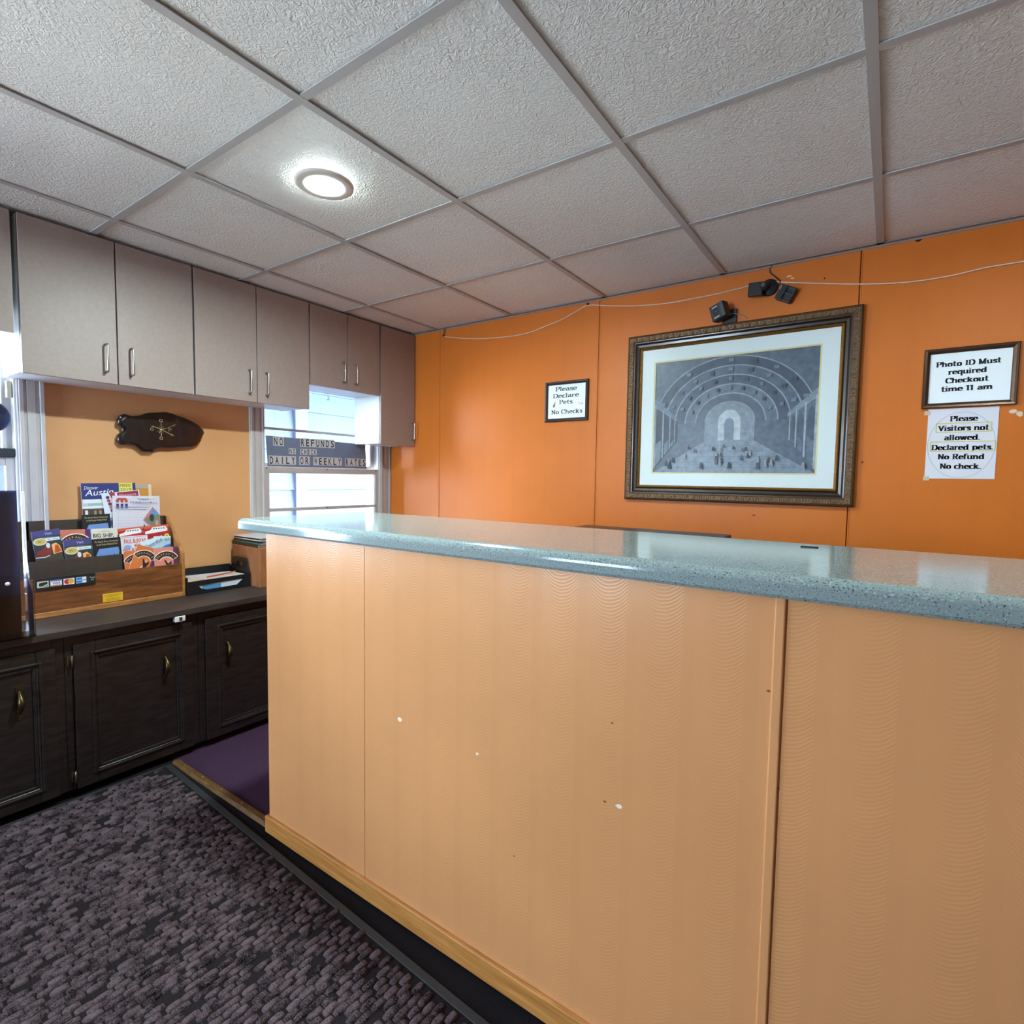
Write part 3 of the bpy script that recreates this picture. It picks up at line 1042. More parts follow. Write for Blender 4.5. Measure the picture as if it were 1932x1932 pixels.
# dark shelf standing behind the counter, its top just showing over the edge
a, b = on_y((1108, 991), 1.90), on_y((1380, 1010), 1.90)
zs = (a.z + b.z) / 2 + 0.002
t = thing('shelf_unit', 'dark brown wooden shelf unit behind the counter, only its top edge showing', 'shelf', ((a.x + b.x) / 2, 1.76, 0))
DKS = wood('shelf_dark_wood', (40, 20, 14), (66, 36, 24), 0.4, (2, 10, 10))
obj('top', MB().box(a.x, b.x, 1.60, 1.90, zs - 0.02, zs), DKS, t, bevel=0.002)
for x in (a.x + 0.01, b.x - 0.03):
    obj('side_panel', MB().box(x, x + 0.02, 1.61, 1.89, 0.0, zs - 0.02), DKS, t)
for z in (0.08, 0.4, 0.72):
    obj('shelf', MB().box(a.x + 0.03, b.x - 0.03, 1.61, 1.89, z, z + 0.018), DKS, t)
obj('back_panel', MB().box(a.x + 0.03, b.x - 0.03, 1.882, 1.89, 0.1, zs - 0.02), DKS, t)

# ================================================================== FLOOR: mat, threshold
t = thing('threshold_strip', 'worn brown wooden threshold strip between the mat and the purple carpet', 'threshold', (-2.10, 1.043, 0))
mb = MB()
mb.prism([(1.026, 0), (1.062, 0), (1.056, 0.010), (1.034, 0.012)], lambda u, w, h: (h, u, w), -2.478, XE - 0.012)
obj('strip', mb, wood('threshold_wood', (70, 46, 22), (118, 84, 44), 0.5, (3, 20, 20)), t)
for k in range(5):
    x = -2.4 + 0.15 * k
    obj('nail', MB().lathe([(0.004, 0), (0.003, 0.0015), (0, 0.002)], (x, 1.046, 0.0105), (0, 0, 1), 8), M((180, 160, 110), 0.3, metal=1), t)

ang = -0.047
mt = thing('entrance_mat', 'large dark brown-grey entrance mat of woven dashes with a rubber border', 'mat',
           mat=Matrix.Translation((-2.470, 1.018, 0)) @ Matrix.Rotation(ang, 4, 'Z'))
ML, MW = 2.7, 2.4
obj('mat_backing', MB().box(0.0, ML, -MW, 0.0, 0.0005, 0.005), M((34, 29, 31), 0.95, spec=0.1, var=0.3, vscale=200), mt, local=True)
obj('rubber_border', MB().box(0.0, ML, -0.022, 0.0, 0.005, 0.0085), RUBBER, mt, local=True, bevel=0.002)
obj('rubber_border', MB().box(0.0, 0.012, -MW, -0.022, 0.005, 0.0085), RUBBER, mt, local=True, bevel=0.002)
pm = MB()
cx_, cy_ = 0.0195, 0.041
nx, ny = int((ML - 0.03) / cx_), int((MW - 0.03) / cy_)
rnd = random.Random(3)
for i in range(nx):
    off = 0.5 * (i % 2) + 0.13 * math.sin(i * 2.1)
    for j in range(ny):
        x = 0.016 + cx_ * (i + 0.5)
        y = -0.026 - cy_ * (j + 0.5 + off * 0.9)
        if y < -MW + 0.03 or rnd.random() < 0.09:
            continue
        hx, hy = cx_ * rnd.uniform(0.43, 0.53), cy_ * rnd.uniform(0.40, 0.53)
        hh = rnd.uniform(0.0085, 0.0115)
        x += rnd.uniform(-.002, .002)
        y += rnd.uniform(-.004, .004)
        v = []
        for fx, fz in ((1, 0.0048), (0.86, hh * 0.9), (0.45, hh)):
            for sx, sy in ((-1, -.55), (-.7, -1), (.7, -1), (1, -.55), (1, .55), (.7, 1), (-.7, 1), (-1, .55)):
                v.append((x + sx * hx * fx, y + sy * hy * fx, fz))
        f = []
        for ring in (0, 1):
            for k in range(8):
                a_, b_ = ring * 8 + k, ring * 8 + (k + 1) % 8
                f.append((a_, b_, b_ + 8, a_ + 8))
        f.append(tuple(range(16, 24)))
        pm.add(v, f, 0, True)
o = obj('mat_pile', pm, pile_mat(), mt, local=True)
o['kind'] = 'stuff'

# ================================================================== BROCHURE RACK
RX, RY0, RY1 = -2.735, 0.575, 1.213
rk = thing('brochure_rack', 'three-tier wooden brochure rack with a plain front board on the dark worktop', 'rack', (-2.83, (RY0 + RY1) / 2, WT))
side = [(RX, WT), (RX, 0.872), (-2.895, 1.040), (-2.932, 1.040), (-2.932, WT)]
for y in (RY0 + 0.004, RY1 - 0.013):
    obj('side_panel', MB().prism(side, lambda u, w, h: (u, h, w), y, y + 0.012), RACKEDGE, rk, bevel=0.002)
ya, yb2 = RY0 + 0.016, RY1 - 0.013
obj('front_board', MB().box(RX - 0.014, RX - 0.004, ya, yb2, WT + 0.022, 0.822), RACKWOOD, rk, bevel=0.001, seg=1)
obj('base_lip', MB().box(RX - 0.016, RX + 0.002, ya, yb2, WT, WT + 0.022), RACKEDGE, rk, bevel=0.003)
obj('tier_board', MB().box(-2.796, -2.790, ya, yb2, WT + 0.01, 0.886), RACKDARK, rk)
obj('tier_floor', MB().box(-2.860, -2.796, ya, yb2, 0.742, 0.748), RACKDARK, rk)
obj('tier_floor', MB().box(-2.922, -2.866, ya, yb2, 0.792, 0.798), RACKDARK, rk)
obj('back_board', MB().box(-2.930, -2.922, ya, yb2, WT, 1.040), RACKDARK, rk)
obj('tier_board', MB().box(-2.866, -2.860, ya, yb2, WT + 0.01, 0.965), RACKDARK, rk)
obj('shelf_floor', MB().box(-2.922, RX - 0.016, ya, yb2, WT, WT + 0.01), RACKDARK, rk)
# yellow sticker on the front board
a, b = on_x((193, 1121), RX - 0.0035), on_x((231, 1116), RX - 0.0035)
c = on_x((194, 1137), RX - 0.0035)
sm = plane_matrix(c, b - a, a - c)
w, h = (b - a).length, (a - c).length
pr = Print(0.0002)
pr.rect(0, 0, w, h, (232, 182, 38))
pr.text('BROCHURE SOLUTIONS', w * .06, h * .72, h * .12, (110, 70, 14), w * .84)
pr.text('DISTRIBUTION', w * .2, h * .56, h * .11, (110, 70, 14), w * .56)
pr.text('MINNEAPOLIS, MN', w * .14, h * .28, h * .11, (110, 70, 14), w * .7)
pr.text('CALL FOR MORE', w * .2, h * .12, h * .10, (110, 70, 14), w * .6)
st_ = bpy.data.objects.new('sticker', pr.mb.mesh('sticker', pr.mats))
COL.objects.link(st_)
st_.parent = rk
st_.matrix_basis = world_of(rk).inverted() @ sm
st_['label'] = 'yellow distributor sticker'

# black strip of payment marks leaning on the front board
a, b = on_x((66, 1093), RX + 0.004), on_x((181, 1080), RX + 0.004)
c = on_x((66, 1116), RX + 0.004)
pm_ = plane_matrix(c, b - a, a - c)
w, h = (b - a).length, (a - c).length
t = thing('payment_sign', 'black strip of payment card marks fixed to the front of the brochure rack', 'sign', mat=pm_)
obj('sign_strip', MB().box(0, w, 0, h, -0.005, 0.0), M((22, 26, 28), 0.5), t, local=True, bevel=0.001, seg=1)
pr = Print()
k = w / 115.0


def card(i0, i1):
    pr.rect(i0 * k, h * .24, i1 * k, h * .76, (228, 230, 232))


card(4, 25)
pr.rect(4 * k, h * .24, 25 * k, h * .76, (190, 194, 176))
pr.poly([(7 * k, h * .36), (13 * k, h * .34), (23 * k, h * .52), (22 * k, h * .70), (8 * k, h * .62)], (44, 36, 30))
pr.poly([(13 * k, h * .30), (23 * k, h * .30), (23 * k, h * .42)], (90, 130, 90))
card(28, 49)
pr.rect(28.5 * k, h * .66, 48.5 * k, h * .75, (36, 60, 130))
pr.rect(28.5 * k, h * .25, 48.5 * k, h * .33, (214, 120, 60))
pr.text('VISA', 31 * k, h * .40, h * .20, (36, 60, 140), 15 * k, slant=.2, bold=.02)
card(52, 73)
pr.disc(59 * k, h * .5, 5.8 * k, h * .21, (190, 40, 44))
pr.disc(66 * k, h * .5, 5.8 * k, h * .21, (236, 160, 60))
card(76, 96)
pr.rect(76.6 * k, h * .27, 88 * k, h * .72, (40, 120, 196))
pr.rect(77.5 * k, h * .46, 87 * k, h * .54, (150, 200, 236))
pr.rect(89 * k, h * .46, 95 * k, h * .54, (120, 140, 160))
pr.rect(99 * k, h * .25, 99.5 * k, h * .75, (120, 124, 124))
pr.text('Pinpad', 103 * k, h * .56, h * .14, (200, 204, 204), 10 * k)
pr.text('Error', 105 * k, h * .36, h * .14, (200, 204, 204), 6 * k)
pr.obj('card_marks', t)


# ---- the brochures
LEAN = 0.06


def leaflet(name, label, cat, tl, tr, x, zbot, draw, rgb=(226, 226, 230), thick=0.0025, group='leaflets in the brochure rack', lean=LEAN, wid=None):
    """sheet standing in a pocket: top corners from the photograph, resting on zbot"""
    n = Vector((1, 0, lean)).normalized()
    p0 = (x, 0, 0.90)
    A, B = on_plane(tl, p0, n), on_plane(tr, p0, n)
    u = (B - A)
    if wid:
        u = u.normalized() * wid
    w = u.length
    u.normalize()
    v = n.cross(u)
    hgt = (A.z - zbot) / v.z
    if u.z < 0:
        hgt = (min(A.z, A.z + u.z * w) - zbot) / v.z
    mtx = plane_matrix(A - v * hgt, u, v)
    t = thing(name, label, cat, mat=mtx, group=group)
    obj('pages', MB().box(0, w, 0, hgt, -thick, 0), M(rgb, 0.5), t, local=True)
    pr = Print()
    draw(pr, w, hgt)
    pr.obj('cover_print', t)
    return t


def d_arch(bgc, corner=True, word=None):
    def f(p, w, h):
        p.rect(0, 0, w, h, bgc)
        if corner:
            p.rect(w * .82, h - w * 1.2, w, h, (92, 40, 96))
        cy = h - w * 0.78
        p.band(w * .5, cy, w * .30, w * .62, 28, 152, (238, 226, 200))
        p.band(w * .5, cy, w * .34, w * .58, 30, 150, (56, 26, 28))
        for i, ch in enumerate('DEEPAVIEW'):
            a = math.radians(142 - i * 13)
            p.text(ch, w * .5 + w * .42 * math.cos(a) - w * .025, cy + w * .42 * math.sin(a), w * .085, (226, 190, 150), rot=a - math.pi / 2)
        # dancer
        p.disc(w * .56, cy - w * .36, w * .17, w * .22, (226, 214, 200))
        p.poly([(w * .44, cy - w * .55), (w * .52, cy - w * .16), (w * .44, cy + w * .08), (w * .40, cy + w * .18), (w * .50, cy + w * .14), (w * .60, cy - w * .02), (w * .70, cy + w * .10), (w * .74, cy + w * .02), (w * .66, cy - w * .18), (w * .68, cy - w * .36), (w * .56, cy - w * .30)], (40, 24, 40))
        p.disc(w * .58, cy + w * .10, w * .07, w * .08, (216, 160, 116))
        if word:
            p.text(word, w * .06, cy - w * .72, w * .22, (240, 236, 240), bold=.03)
    return f


def d_boots(p, w, h):
    p.rect(0, 0, w, h, (48, 58, 66))
    p.rect(0, h - w * .26, w, h, (70, 66, 120))
    p.text('Visit', w * .45, h - w * .2, w * .10, (200, 204, 226))
    p.poly([(0, h - w * .5), (w * .1, h - w * .32), (w * .55, h - w * .30), (w, h - w * .36), (w, h - w * .5)], (96, 128, 140))
    p.rect(w * .35, h - w * .48, w * .94, h - w * .36, (236, 236, 232))
    p.text('RED WING', w * .52, h - w * .46, w * .07, (60, 60, 70), w * .38)
    p.disc(w * .25, h - w * .48, w * .24, w * .16, (228, 210, 150))
    p.disc(w * .25, h - w * .48, w * .19, w * .12, (196, 176, 96))
    p.text('M', w * .18, h - w * .53, w * .1, (60, 80, 60))
    p.poly([(w * .05, h - w * 1.1), (w * .08, h - w * .9), (w * .34, h - w * .8), (w * .44, h - w * .62), (w * .58, h - w * .62), (w * .60, h - w * .92), (w * .56, h - w * 1.12)], (132, 50, 46))
    p.disc(w * .50, h - w * .68, w * .07, w * .12, (216, 216, 226))
    p.poly([(w * .64, h - w * 1.1), (w * .62, h - w * .66), (w * .78, h - w * .60), (w * .9, h - w * .74), (w * .96, h - w * 1.05)], (230, 180, 90))
    p.poly([(w * .68, h - w * 1.06), (w * .74, h - w * .70), (w * .84, h - w * .70), (w * .93, h - w * 1.02)], (196, 72, 44))
    p.rect(0, 0, w, h - w * 1.12, (72, 66, 56))
    p.line([(0, h - w * 1.16), (w * .35, h - w * 1.18), (w * .5, h - w * 1.13)], w * .04, (216, 216, 210))


def d_lake(p, w, h):
    p.rect(0, 0, w, h, (18, 20, 24))
    p.text('The North Shore Community', w * .08, h - w * .16, w * .075, (206, 186, 140), w * .84)
    p.text('to Isle Royale National Park', w * .14, h - w * .28, w * .075, (206, 186, 140), w * .74)
    p.poly([(w * .06, h - w * .78), (w * .22, h - w * .42), (w * .9, h - w * .40), (w * .95, h - w * .78)], (110, 146, 206))
    p.rect(w * .06, h - w * .86, w * .95, h - w * .76, (70, 96, 150))
    for x0, s in ((.10, .16), (.2, .1), (.42, .09), (.74, .14), (.84, .12), (.92, .2)):
        p.poly([(w * (x0 - .05), h - w * .80), (w * x0, h - w * (.80 - s)), (w * (x0 + .05), h - w * .80)], (20, 30, 44))
    p.text('The North Shore Community', w * .12, h - w * .98, w * .075, (206, 186, 140), w * .76)
    p.text('to Isle Royale National Park', w * .16, h - w * 1.10, w * .075, (206, 186, 140), w * .66)


def d_austin(p, w, h):
    p.rect(0, 0, w, h, (40, 50, 118))
    p.text('Discover', w * .05, h - w * .13, w * .07, (226, 230, 240), w * .24, slant=.2)
    p.text('Austin', w * .06, h - w * .27, w * .13, (240, 240, 246), w * .50, slant=.3, rot=.06)
    p.rect(w * .68, h - w * .20, w * .94, h, (226, 214, 96))
    p.text('FREE', w * .70, h - w * .085, w * .062, (50, 52, 60), w * .21)
    p.text('2019', w * .70, h - w * .175, w * .062, (50, 52, 60), w * .21)
    p.rect(0, h - w * .54, w, h - w * .34, (190, 200, 206))
    p.rect(w * .02, h - w * .42, w * .98, h - w * .34, (226, 230, 232))
    p.rect(w * .1, h - w * .47, w * .9, h - w * .42, (150, 180, 190))
    p.text('Visitor', w * .3, h - w * .475, w * .04, (220, 190, 90), w * .3)
    p.rect(0, h - w * .52, w, h - w * .49, (236, 236, 236))
    p.rect(0, 0, w, h - w * .54, (78, 60, 54))
    for i in range(6):
        p.rect(w * (.2 + .09 * i), h - w * .70, w * (.24 + .09 * i), h - w * .58, (160, 140, 126))
    p.rect(w * .04, h - w * .66, w * .09, h - w * .57, (230, 230, 226))


def d_tan(p, w, h):
    p.rect(0, 0, w, h, (206, 142, 56))
    p.rect(0, h - w * .10, w, h, (176, 168, 166))
    p.rect(w * .93, 0, w, h, (226, 206, 170))


def d_redwhite(p, w, h):
    p.rect(0, 0, w, h, (214, 224, 234))
    p.rect(w * .40, h - w * .20, w * .97, h - w * .02, (150, 34, 60))
    p.text('Minnesota', w * .45, h - w * .15, w * .08, (226, 180, 186), w * .46)
    p.poly([(w * .18, h), (w * .34, h), (w * .34, h - w * .5)], (160, 50, 60))
    for i, c_ in enumerate(((70, 50, 90), (190, 60, 70), (110, 50, 100), (196, 120, 90), (130, 70, 120))):
        p.disc(w * .14 + w * .015 * i, h - w * (.14 + .10 * i), w * .05, w * .05, c_, 12)
    p.rect(0, 0, w, h - w * .75, (120, 150, 196))
    p.rect(w * .02, h - w * 1.0, w * .5, h - w * .84, (60, 70, 120))


def d_marshall(p, w, h):
    p.rect(0, 0, w, h, (216, 214, 226))
    for i in range(9):
        p.line([(w * .05, h - w * (.38 + .07 * i)), (w * .5, h - w * (.40 + .065 * i)), (w * .95, h - w * (.36 + .075 * i))], w * .004, (188, 182, 200))
    for i in range(5):
        p.line([(w * (.12 + .2 * i), h - w * .3), (w * (.10 + .2 * i), h - w * .98)], w * .004, (190, 186, 202))
    p.line([(w * .4, h), (w * .62, h - w * .1), (w, h - w * .04)], w * .006, (196, 176, 186))
    for i, c_ in enumerate(((190, 70, 70), (60, 60, 120))):
        y0 = h - w * (.16 + .11 * i)
        for q in (.07, .16, .25):
            p.rect(w * q, y0 - w * (.03 if i else 0.0), w * (q + .055), y0 + w * (.08 if i else .055), c_)
    p.band(w * .14, h - w * .125, w * .025, w * .075, 0, 180, (190, 70, 70), 10)
    p.band(w * .23, h - w * .125, w * .025, w * .075, 0, 180, (190, 70, 70), 10)
    p.text('VISIT', w * .52, h - w * .10, w * .04, (80, 90, 140), w * .24)
    p.text('MARSHALL', w * .36, h - w * .19, w * .06, (120, 126, 160), w * .60)
    p.line([(w * .38, h - w * .215), (w * .95, h - w * .215)], w * .006, (140, 146, 176))
    p.rect(w * .04, h - w * .275, w * .78, h - w * .26, (160, 160, 186))
    p.rect(w * .08, h - w * .33, w * .7, h - w * .315, (164, 164, 190))
    cx, cy, s = w * .80, h - w * .56, w * .24
    p.poly([(cx + s * .15, cy + s * 1.25), (cx + s * .8, cy + s * .4), (cx + s * .85, cy - s * .6), (cx + s * .2, cy - s), (cx - s * .75, cy - s * .1)], (206, 120, 120))
    p.poly([(cx + s * .15, cy + s * 1.12), (cx + s * .78, cy + s * .35), (cx - s * .1, cy + s * .4)], (80, 150, 206))
    p.poly([(cx - s * .1, cy + s * .4), (cx + s * .78, cy + s * .35), (cx + s * .8, cy - s * .55), (cx + s * .2, cy - s * .9), (cx - s * .6, cy - s * .08)], (120, 134, 116))
    p.disc(cx + s * .05, cy + s * .1, s * .22, s * .4, (60, 52, 62), 10)
    p.disc(cx + s * .5, cy - s * .4, s * .16, s * .3, (190, 150, 130), 10)
    p.poly([(w * .45, h - w * 1.0), (w * .60, h - w * .84), (w * .64, h - w * .68), (w * .72, h - w * .84), (w * .9, h - w * 1.0)], (58, 70, 120))
    p.disc(w * .64, h - w * .88, w * .045, w * .05, (170, 140, 130), 10)


def d_bigship(p, w, h):
    p.rect(0, 0, w, h, (220, 216, 200))
    p.text('J. L. ANDERSON', w * .22, h - w * .16, w * .05, (90, 90, 90), w * .5)
    p.text('BIG SHIP,', w * .06, h - w * .40, w * .17, (36, 42, 60), w * .8, bold=.02)
    p.text('LONG RUN!', w * .10, h - w * .62, w * .17, (36, 42, 60), w * .8, bold=.02)


def d_redship(yellow):
    def f(p, w, h):
        p.rect(0, 0, w, h, (186, 34, 36))
        p.rect(0, h - w * .12, w, h, (214, 96, 60))
        p.poly([(w * .03, h - w * .36), (w * .04, h - w * .24), (w * .24, h - w * .20), (w * .34, h - w * .08), (w * .86, h - w * .06), (w * .94, h - w * .2), (w * .92, h - w * .28)], (236, 236, 240))
        for i in range(5):
            p.rect(w * (.36 + .1 * i), h - w * .17, w * (.42 + .1 * i), h - w * .12, (70, 70, 90))
        p.text('Mark Twain', w * .16, h - w * .50, w * .09, (40, 20, 16), w * .7)
        p.rect(0, h - w * .66, w, h - w * .56, (150, 28, 26))
        if yellow:
            p.disc(w * .88, h - w * .50, w * .10, w * .10, (232, 214, 40))
            p.disc(w * .88, h - w * .50, w * .05, w * .05, (150, 160, 30))
    return f


def d_bunyan(p, w, h):
    p.rect(0, 0, w, h, (226, 224, 230))
    p.line([(w * .03, h - w * .06), (w * .97, h - w * .04)], w * .02, (196, 120, 130))
    p.text('PAUL BUNYAN', w * .12, h - w * .30, w * .18, (196, 44, 56), w * .82, bold=.02)
    p.text('MEMORIAL', w * .5, h - w * .48, w * .14, (196, 44, 56), w * .46, bold=.02)
    p.disc(w * .24, h - w * .46, w * .14, w * .10, (150, 170, 214))
    p.text('PAUL BUNYAN', w * .07, h - w * .66, w * .15, (196, 44, 56), w * .8, bold=.02)
    p.rect(w * .1, h - w * 1.1, w * .9, h - w * .75, (190, 200, 216))


def d_spear(p, w, h):
    p.rect(0, 0, w, h, (170, 204, 226))
    p.poly([(0, h), (w, h), (w, h - w * .12), (0, h - w * .3)], (206, 226, 236))
    p.text('Spearfish', w * .12, h - w * .40, w * .19, (90, 50, 80), w * .8, slant=.35, rot=.14)
    p.poly([(w * .3, 0), (w, 0), (w, h - w * .5), (w * .6, h - w * .62), (w * .3, h - w * .75)], (58, 120, 186))


ZF = WT + 0.011
X1, X2, X3 = -2.768, -2.822, -2.886       # pockets: front, middle, back
leaflet('leaflet', 'orange leaflet with a dark arch, leftmost in the front pocket of the rack', 'leaflet', (233, 1041), (275, 1036), X1 - 0.008, ZF, d_arch((214, 112, 60), False))
leaflet('leaflet', 'tilted orange leaflet with an arch and white history lettering, in the front pocket', 'leaflet', (260, 1027), (297, 1036), X1 - 0.003, ZF + 0.004, d_arch((216, 118, 62), True, 'history'), wid=0.094)
leaflet('leaflet', 'salmon pink leaflet with an arch and dancer at the right end of the front pocket', 'leaflet', (291, 1034), (334, 1031), X1 + 0.003, ZF, d_arch((222, 136, 122), True))
leaflet('leaflet', 'dim boot and flower leaflet at the left end of the middle pocket', 'leaflet', (58, 1004), (112, 997), X2, 0.7485, d_boots)
leaflet('leaflet', 'brightly lit boot and flower leaflet in front of the purple arch one', 'leaflet', (119, 1020), (172, 1014), X2 + 0.010, 0.7485, d_boots)
leaflet('leaflet', 'dim orange and purple arch leaflet standing in the middle pocket', 'leaflet', (114, 1000), (170, 998), X2 - 0.006, 0.7485, d_arch((206, 120, 96), True))
leaflet('leaflet', 'cream big ship leaflet between the arch and red ship ones', 'leaflet', (172, 998), (221, 996), X2 - 0.001, 0.7485, d_bigship, (216, 212, 196))
leaflet('leaflet', 'black lake shore leaflet in the middle pocket, below the cream one', 'leaflet', (173, 1018), (227, 1013), X2 + 0.008, 0.7485, d_lake, (18, 20, 24))
leaflet('leaflet', 'red leaflet with a white ship, left one of the two, beside the cream leaflet', 'leaflet', (222, 998), (269, 993), X2 - 0.003, 0.7485, d_redship(False), (186, 34, 36))
leaflet('leaflet', 'red leaflet with a white ship and a yellow dot, right one of the two', 'leaflet', (271, 993), (318, 989), X2 - 0.006, 0.7485, d_redship(True), (186, 34, 36))
leaflet('leaflet', 'white leaflet with large red slab lettering in the middle pocket', 'leaflet', (227, 1013), (278, 1009), X2 + 0.003, 0.7485, d_bunyan)
leaflet('leaflet', 'pale blue leaflet with slanting script, tilted, in the middle pocket', 'leaflet', (264, 1023), (306, 1010), X2 + 0.008, 0.7485 + 0.004, d_spear)
leaflet('leaflet', 'pale blue leaflet partly hidden at the right end of the middle pocket', 'leaflet', (290, 1012), (322, 1011), X2 + 0.003, 0.7485, d_spear)
leaflet('magazine', 'dark blue city magazine with a yellow FREE 2019 box, in the back pocket', 'magazine', (152, 912), (255, 911), X3 - 0.012, 0.7985, d_austin, (200, 200, 206), 0.004)
leaflet('magazine', 'tan magazine peeking out behind the blue one in the back pocket', 'magazine', (200, 914), (285, 914), X3 - 0.018, 0.7985, d_tan, (206, 142, 56), 0.004)
leaflet('leaflet', 'tilted white and maroon leaflet with coloured dots behind the white map', 'leaflet', (191, 931), (262, 924), X3 - 0.004, 0.7985 + 0.006, d_redwhite)
leaflet('magazine', 'pale map booklet with a striped letter m leaning in the back pocket', 'magazine', (212, 935), (301, 936), X3 + 0.004, 0.7985, d_marshall, (216, 214, 226))
leaflet('leaflet', 'black lake shore leaflet in the back pocket, in front of the blue magazine', 'leaflet', (154, 972), (207, 969), X3 + 0.006, 0.7985, d_lake, (18, 20, 24))

# ================================================================== CLEAR LEAFLET HOLDER at the left
hx = -2.455
hy1 = 0.590
hz = WT + 0.0008
t = thing('leaflet_holder', 'clear acrylic leaflet holder with a dark navy backing, at the left edge', 'holder', (hx - 0.06, 0.42, WT))
NAVY = M((74, 84, 136), 0.5, name='navy_card')
y0h = 0.235
obj('backing', MB().box(hx - 0.112, hx - 0.104, y0h, hy1 - 0.014, hz, H - 0.072), NAVY, t)
obj('clear_back', MB().box(hx - 0.102, hx - 0.098, y0h, hy1 - 0.004, hz, H - 0.070), ACRYL, t, bevel=0.0008, seg=1)
obj('base', MB().box(hx - 0.098, hx, y0h, hy1, hz, hz + 0.004), ACRYL, t)
obj('front_lip', MB().box(hx - 0.004, hx, y0h, hy1, hz + 0.004, hz + 0.155), ACRYL, t, bevel=0.0008, seg=1)
obj('inner_pocket', MB().box(hx - 0.05, hx - 0.047, y0h, hy1 - 0.02, hz + 0.004, hz + 0.21), ACRYL, t, bevel=0.0008, seg=1)
sidep = [(hx - 0.098, hz + 0.004), (hx - 0.004, hz + 0.004), (hx - 0.004, hz + 0.15), (hx - 0.05, hz + 0.2), (hx - 0.098, hz + 0.36)]
for y in (y0h, hy1 - 0.004):
    obj('side_wall', MB().prism(sidep, lambda u, w, h: (u, h, w), y, y + 0.004), ACRYL, t)
obj('edge_glint', MB().box(hx - 0.103, hx - 0.094, hy1 - 0.004, hy1 + 0.006, hz + 0.16, H - 0.075), M((244, 244, 250), 0.15), t, bevel=0.001, seg=1)  # white strip stands in for window light glinting in the acrylic edge
obj('rivet', MB().lathe([(0.007, 0), (0.006, 0.002), (0.0, 0.003)], (hx - 0.047, 0.530, hz + 0.19), (1, 0, 0), 12), M((220, 220, 224), 0.4), t)

# ================================================================== LETTER TRAY
tx0, tx1, ty0, ty1 = -2.925, -2.722, 1.2155, 1.524
tr_ = thing('letter_tray', 'black plastic stacking letter tray with papers beside the brochure rack', 'tray', (-2.82, 1.36, WT))
TB = M((20, 21, 24), 0.45, name='black_tray_plastic')
obj('tray_floor', MB().box(tx0, tx1, ty0, ty1, WT + 0.001, WT + 0.005).box(tx0 + 0.004, tx1 - 0.004, ty0 + 0.004, ty1 - 0.004, WT + 0.056, WT + 0.059), TB, tr_)
obj('back_wall', MB().box(tx0, tx0 + 0.004, ty0, ty1, WT + 0.005, WT + 0.10), TB, tr_)
# front wall with a wide slot
u0, u1, z0, z1 = ty0, ty1, WT + 0.005, WT + 0.072
mb = MB()
mb.prism([(u0, z0), (u1, z0), (u1, z0 + 0.016), (u1 - 0.07, z0 + 0.014), (u0 + 0.09, z0 + 0.012), (u0 + 0.066, z0 + 0.02), (u0, z0 + 0.03)], lambda u, w, h: (h, u, w), tx1 - 0.004, tx1)
mb.prism([(u0, z0 + 0.03), (u0 + 0.066, z0 + 0.02), (u0 + 0.050, z0 + 0.034), (u0 + 0.05, z0 + 0.036), (u0, z0 + 0.036)], lambda u, w, h: (h, u, w), tx1 - 0.004, tx1)
mb.prism([(u0, z0 + 0.036), (u0 + 0.05, z0 + 0.036), (u1 - 0.03, z0 + 0.046), (u1, z0 + 0.046), (u1, z1 - 0.006), (u0, z1 - 0.006)], lambda u, w, h: (h, u, w), tx1 - 0.004, tx1)
mb.prism([(u1 - 0.03, z0 + 0.046), (u1 - 0.07, z0 + 0.014), (u1, z0 + 0.016), (u1, z0 + 0.046)], lambda u, w, h: (h, u, w), tx1 - 0.004, tx1)
obj('front_wall', mb, TB, tr_)
obj('left_wall', MB().box(tx0 + 0.004, tx1 - 0.004, ty0, ty0 + 0.004, WT + 0.005, WT + 0.085), TB, tr_)
# right wall with a raised grip
gx0, gx1 = tx0 + 0.03, tx1 - 0.02
mb = MB()
zz0, zz1 = WT + 0.005, WT + 0.145
sx0, sx1, sz0, sz1 = gx0 + 0.055, gx1 - 0.045, WT + 0.098, WT + 0.122
Lr = lambda u, w, h: (u, h, w)
mb.prism([(tx0 + .004, zz0), (tx1 - .004, zz0), (tx1 - .004, WT + .075), (gx1, WT + .098), (gx0, WT + .098), (tx0 + .004, WT + .09)], Lr, ty1 - .004, ty1)
mb.prism([(gx0, sz0), (sx0, sz0), (sx0, sz1), (gx0, sz1)], Lr, ty1 - .004, ty1)
mb.prism([(sx1, sz0), (gx1, sz0), (gx1 - .004, sz1), (sx1, sz1)], Lr, ty1 - .004, ty1)
mb.prism([(gx0, sz1), (gx1 - .004, sz1), (gx1 - .014, zz1), (gx0 + .01, zz1)], Lr, ty1 - .004, ty1)
obj('grip_wall', mb, TB, tr_)
tag(obj('booklet', MB().box(tx0 + 0.015, tx1 - 0.006, ty0 + 0.035, ty1 - 0.03, WT + 0.0055, WT + 0.045, 0).box(tx1 - 0.006, tx1 - 0.0055, ty0 + 0.16, ty1 - 0.05, WT + 0.016, WT + 0.04, 1)
        .box(tx1 - 0.006, tx1 - 0.0055, ty0 + 0.07, ty0 + 0.16, WT + 0.016, WT + 0.038, 2), [M((196, 216, 236), 0.5), M((214, 220, 232), 0.5), M((80, 150, 206), 0.5)]),
    'pale blue booklet seen through the slot of the letter tray', 'booklet')


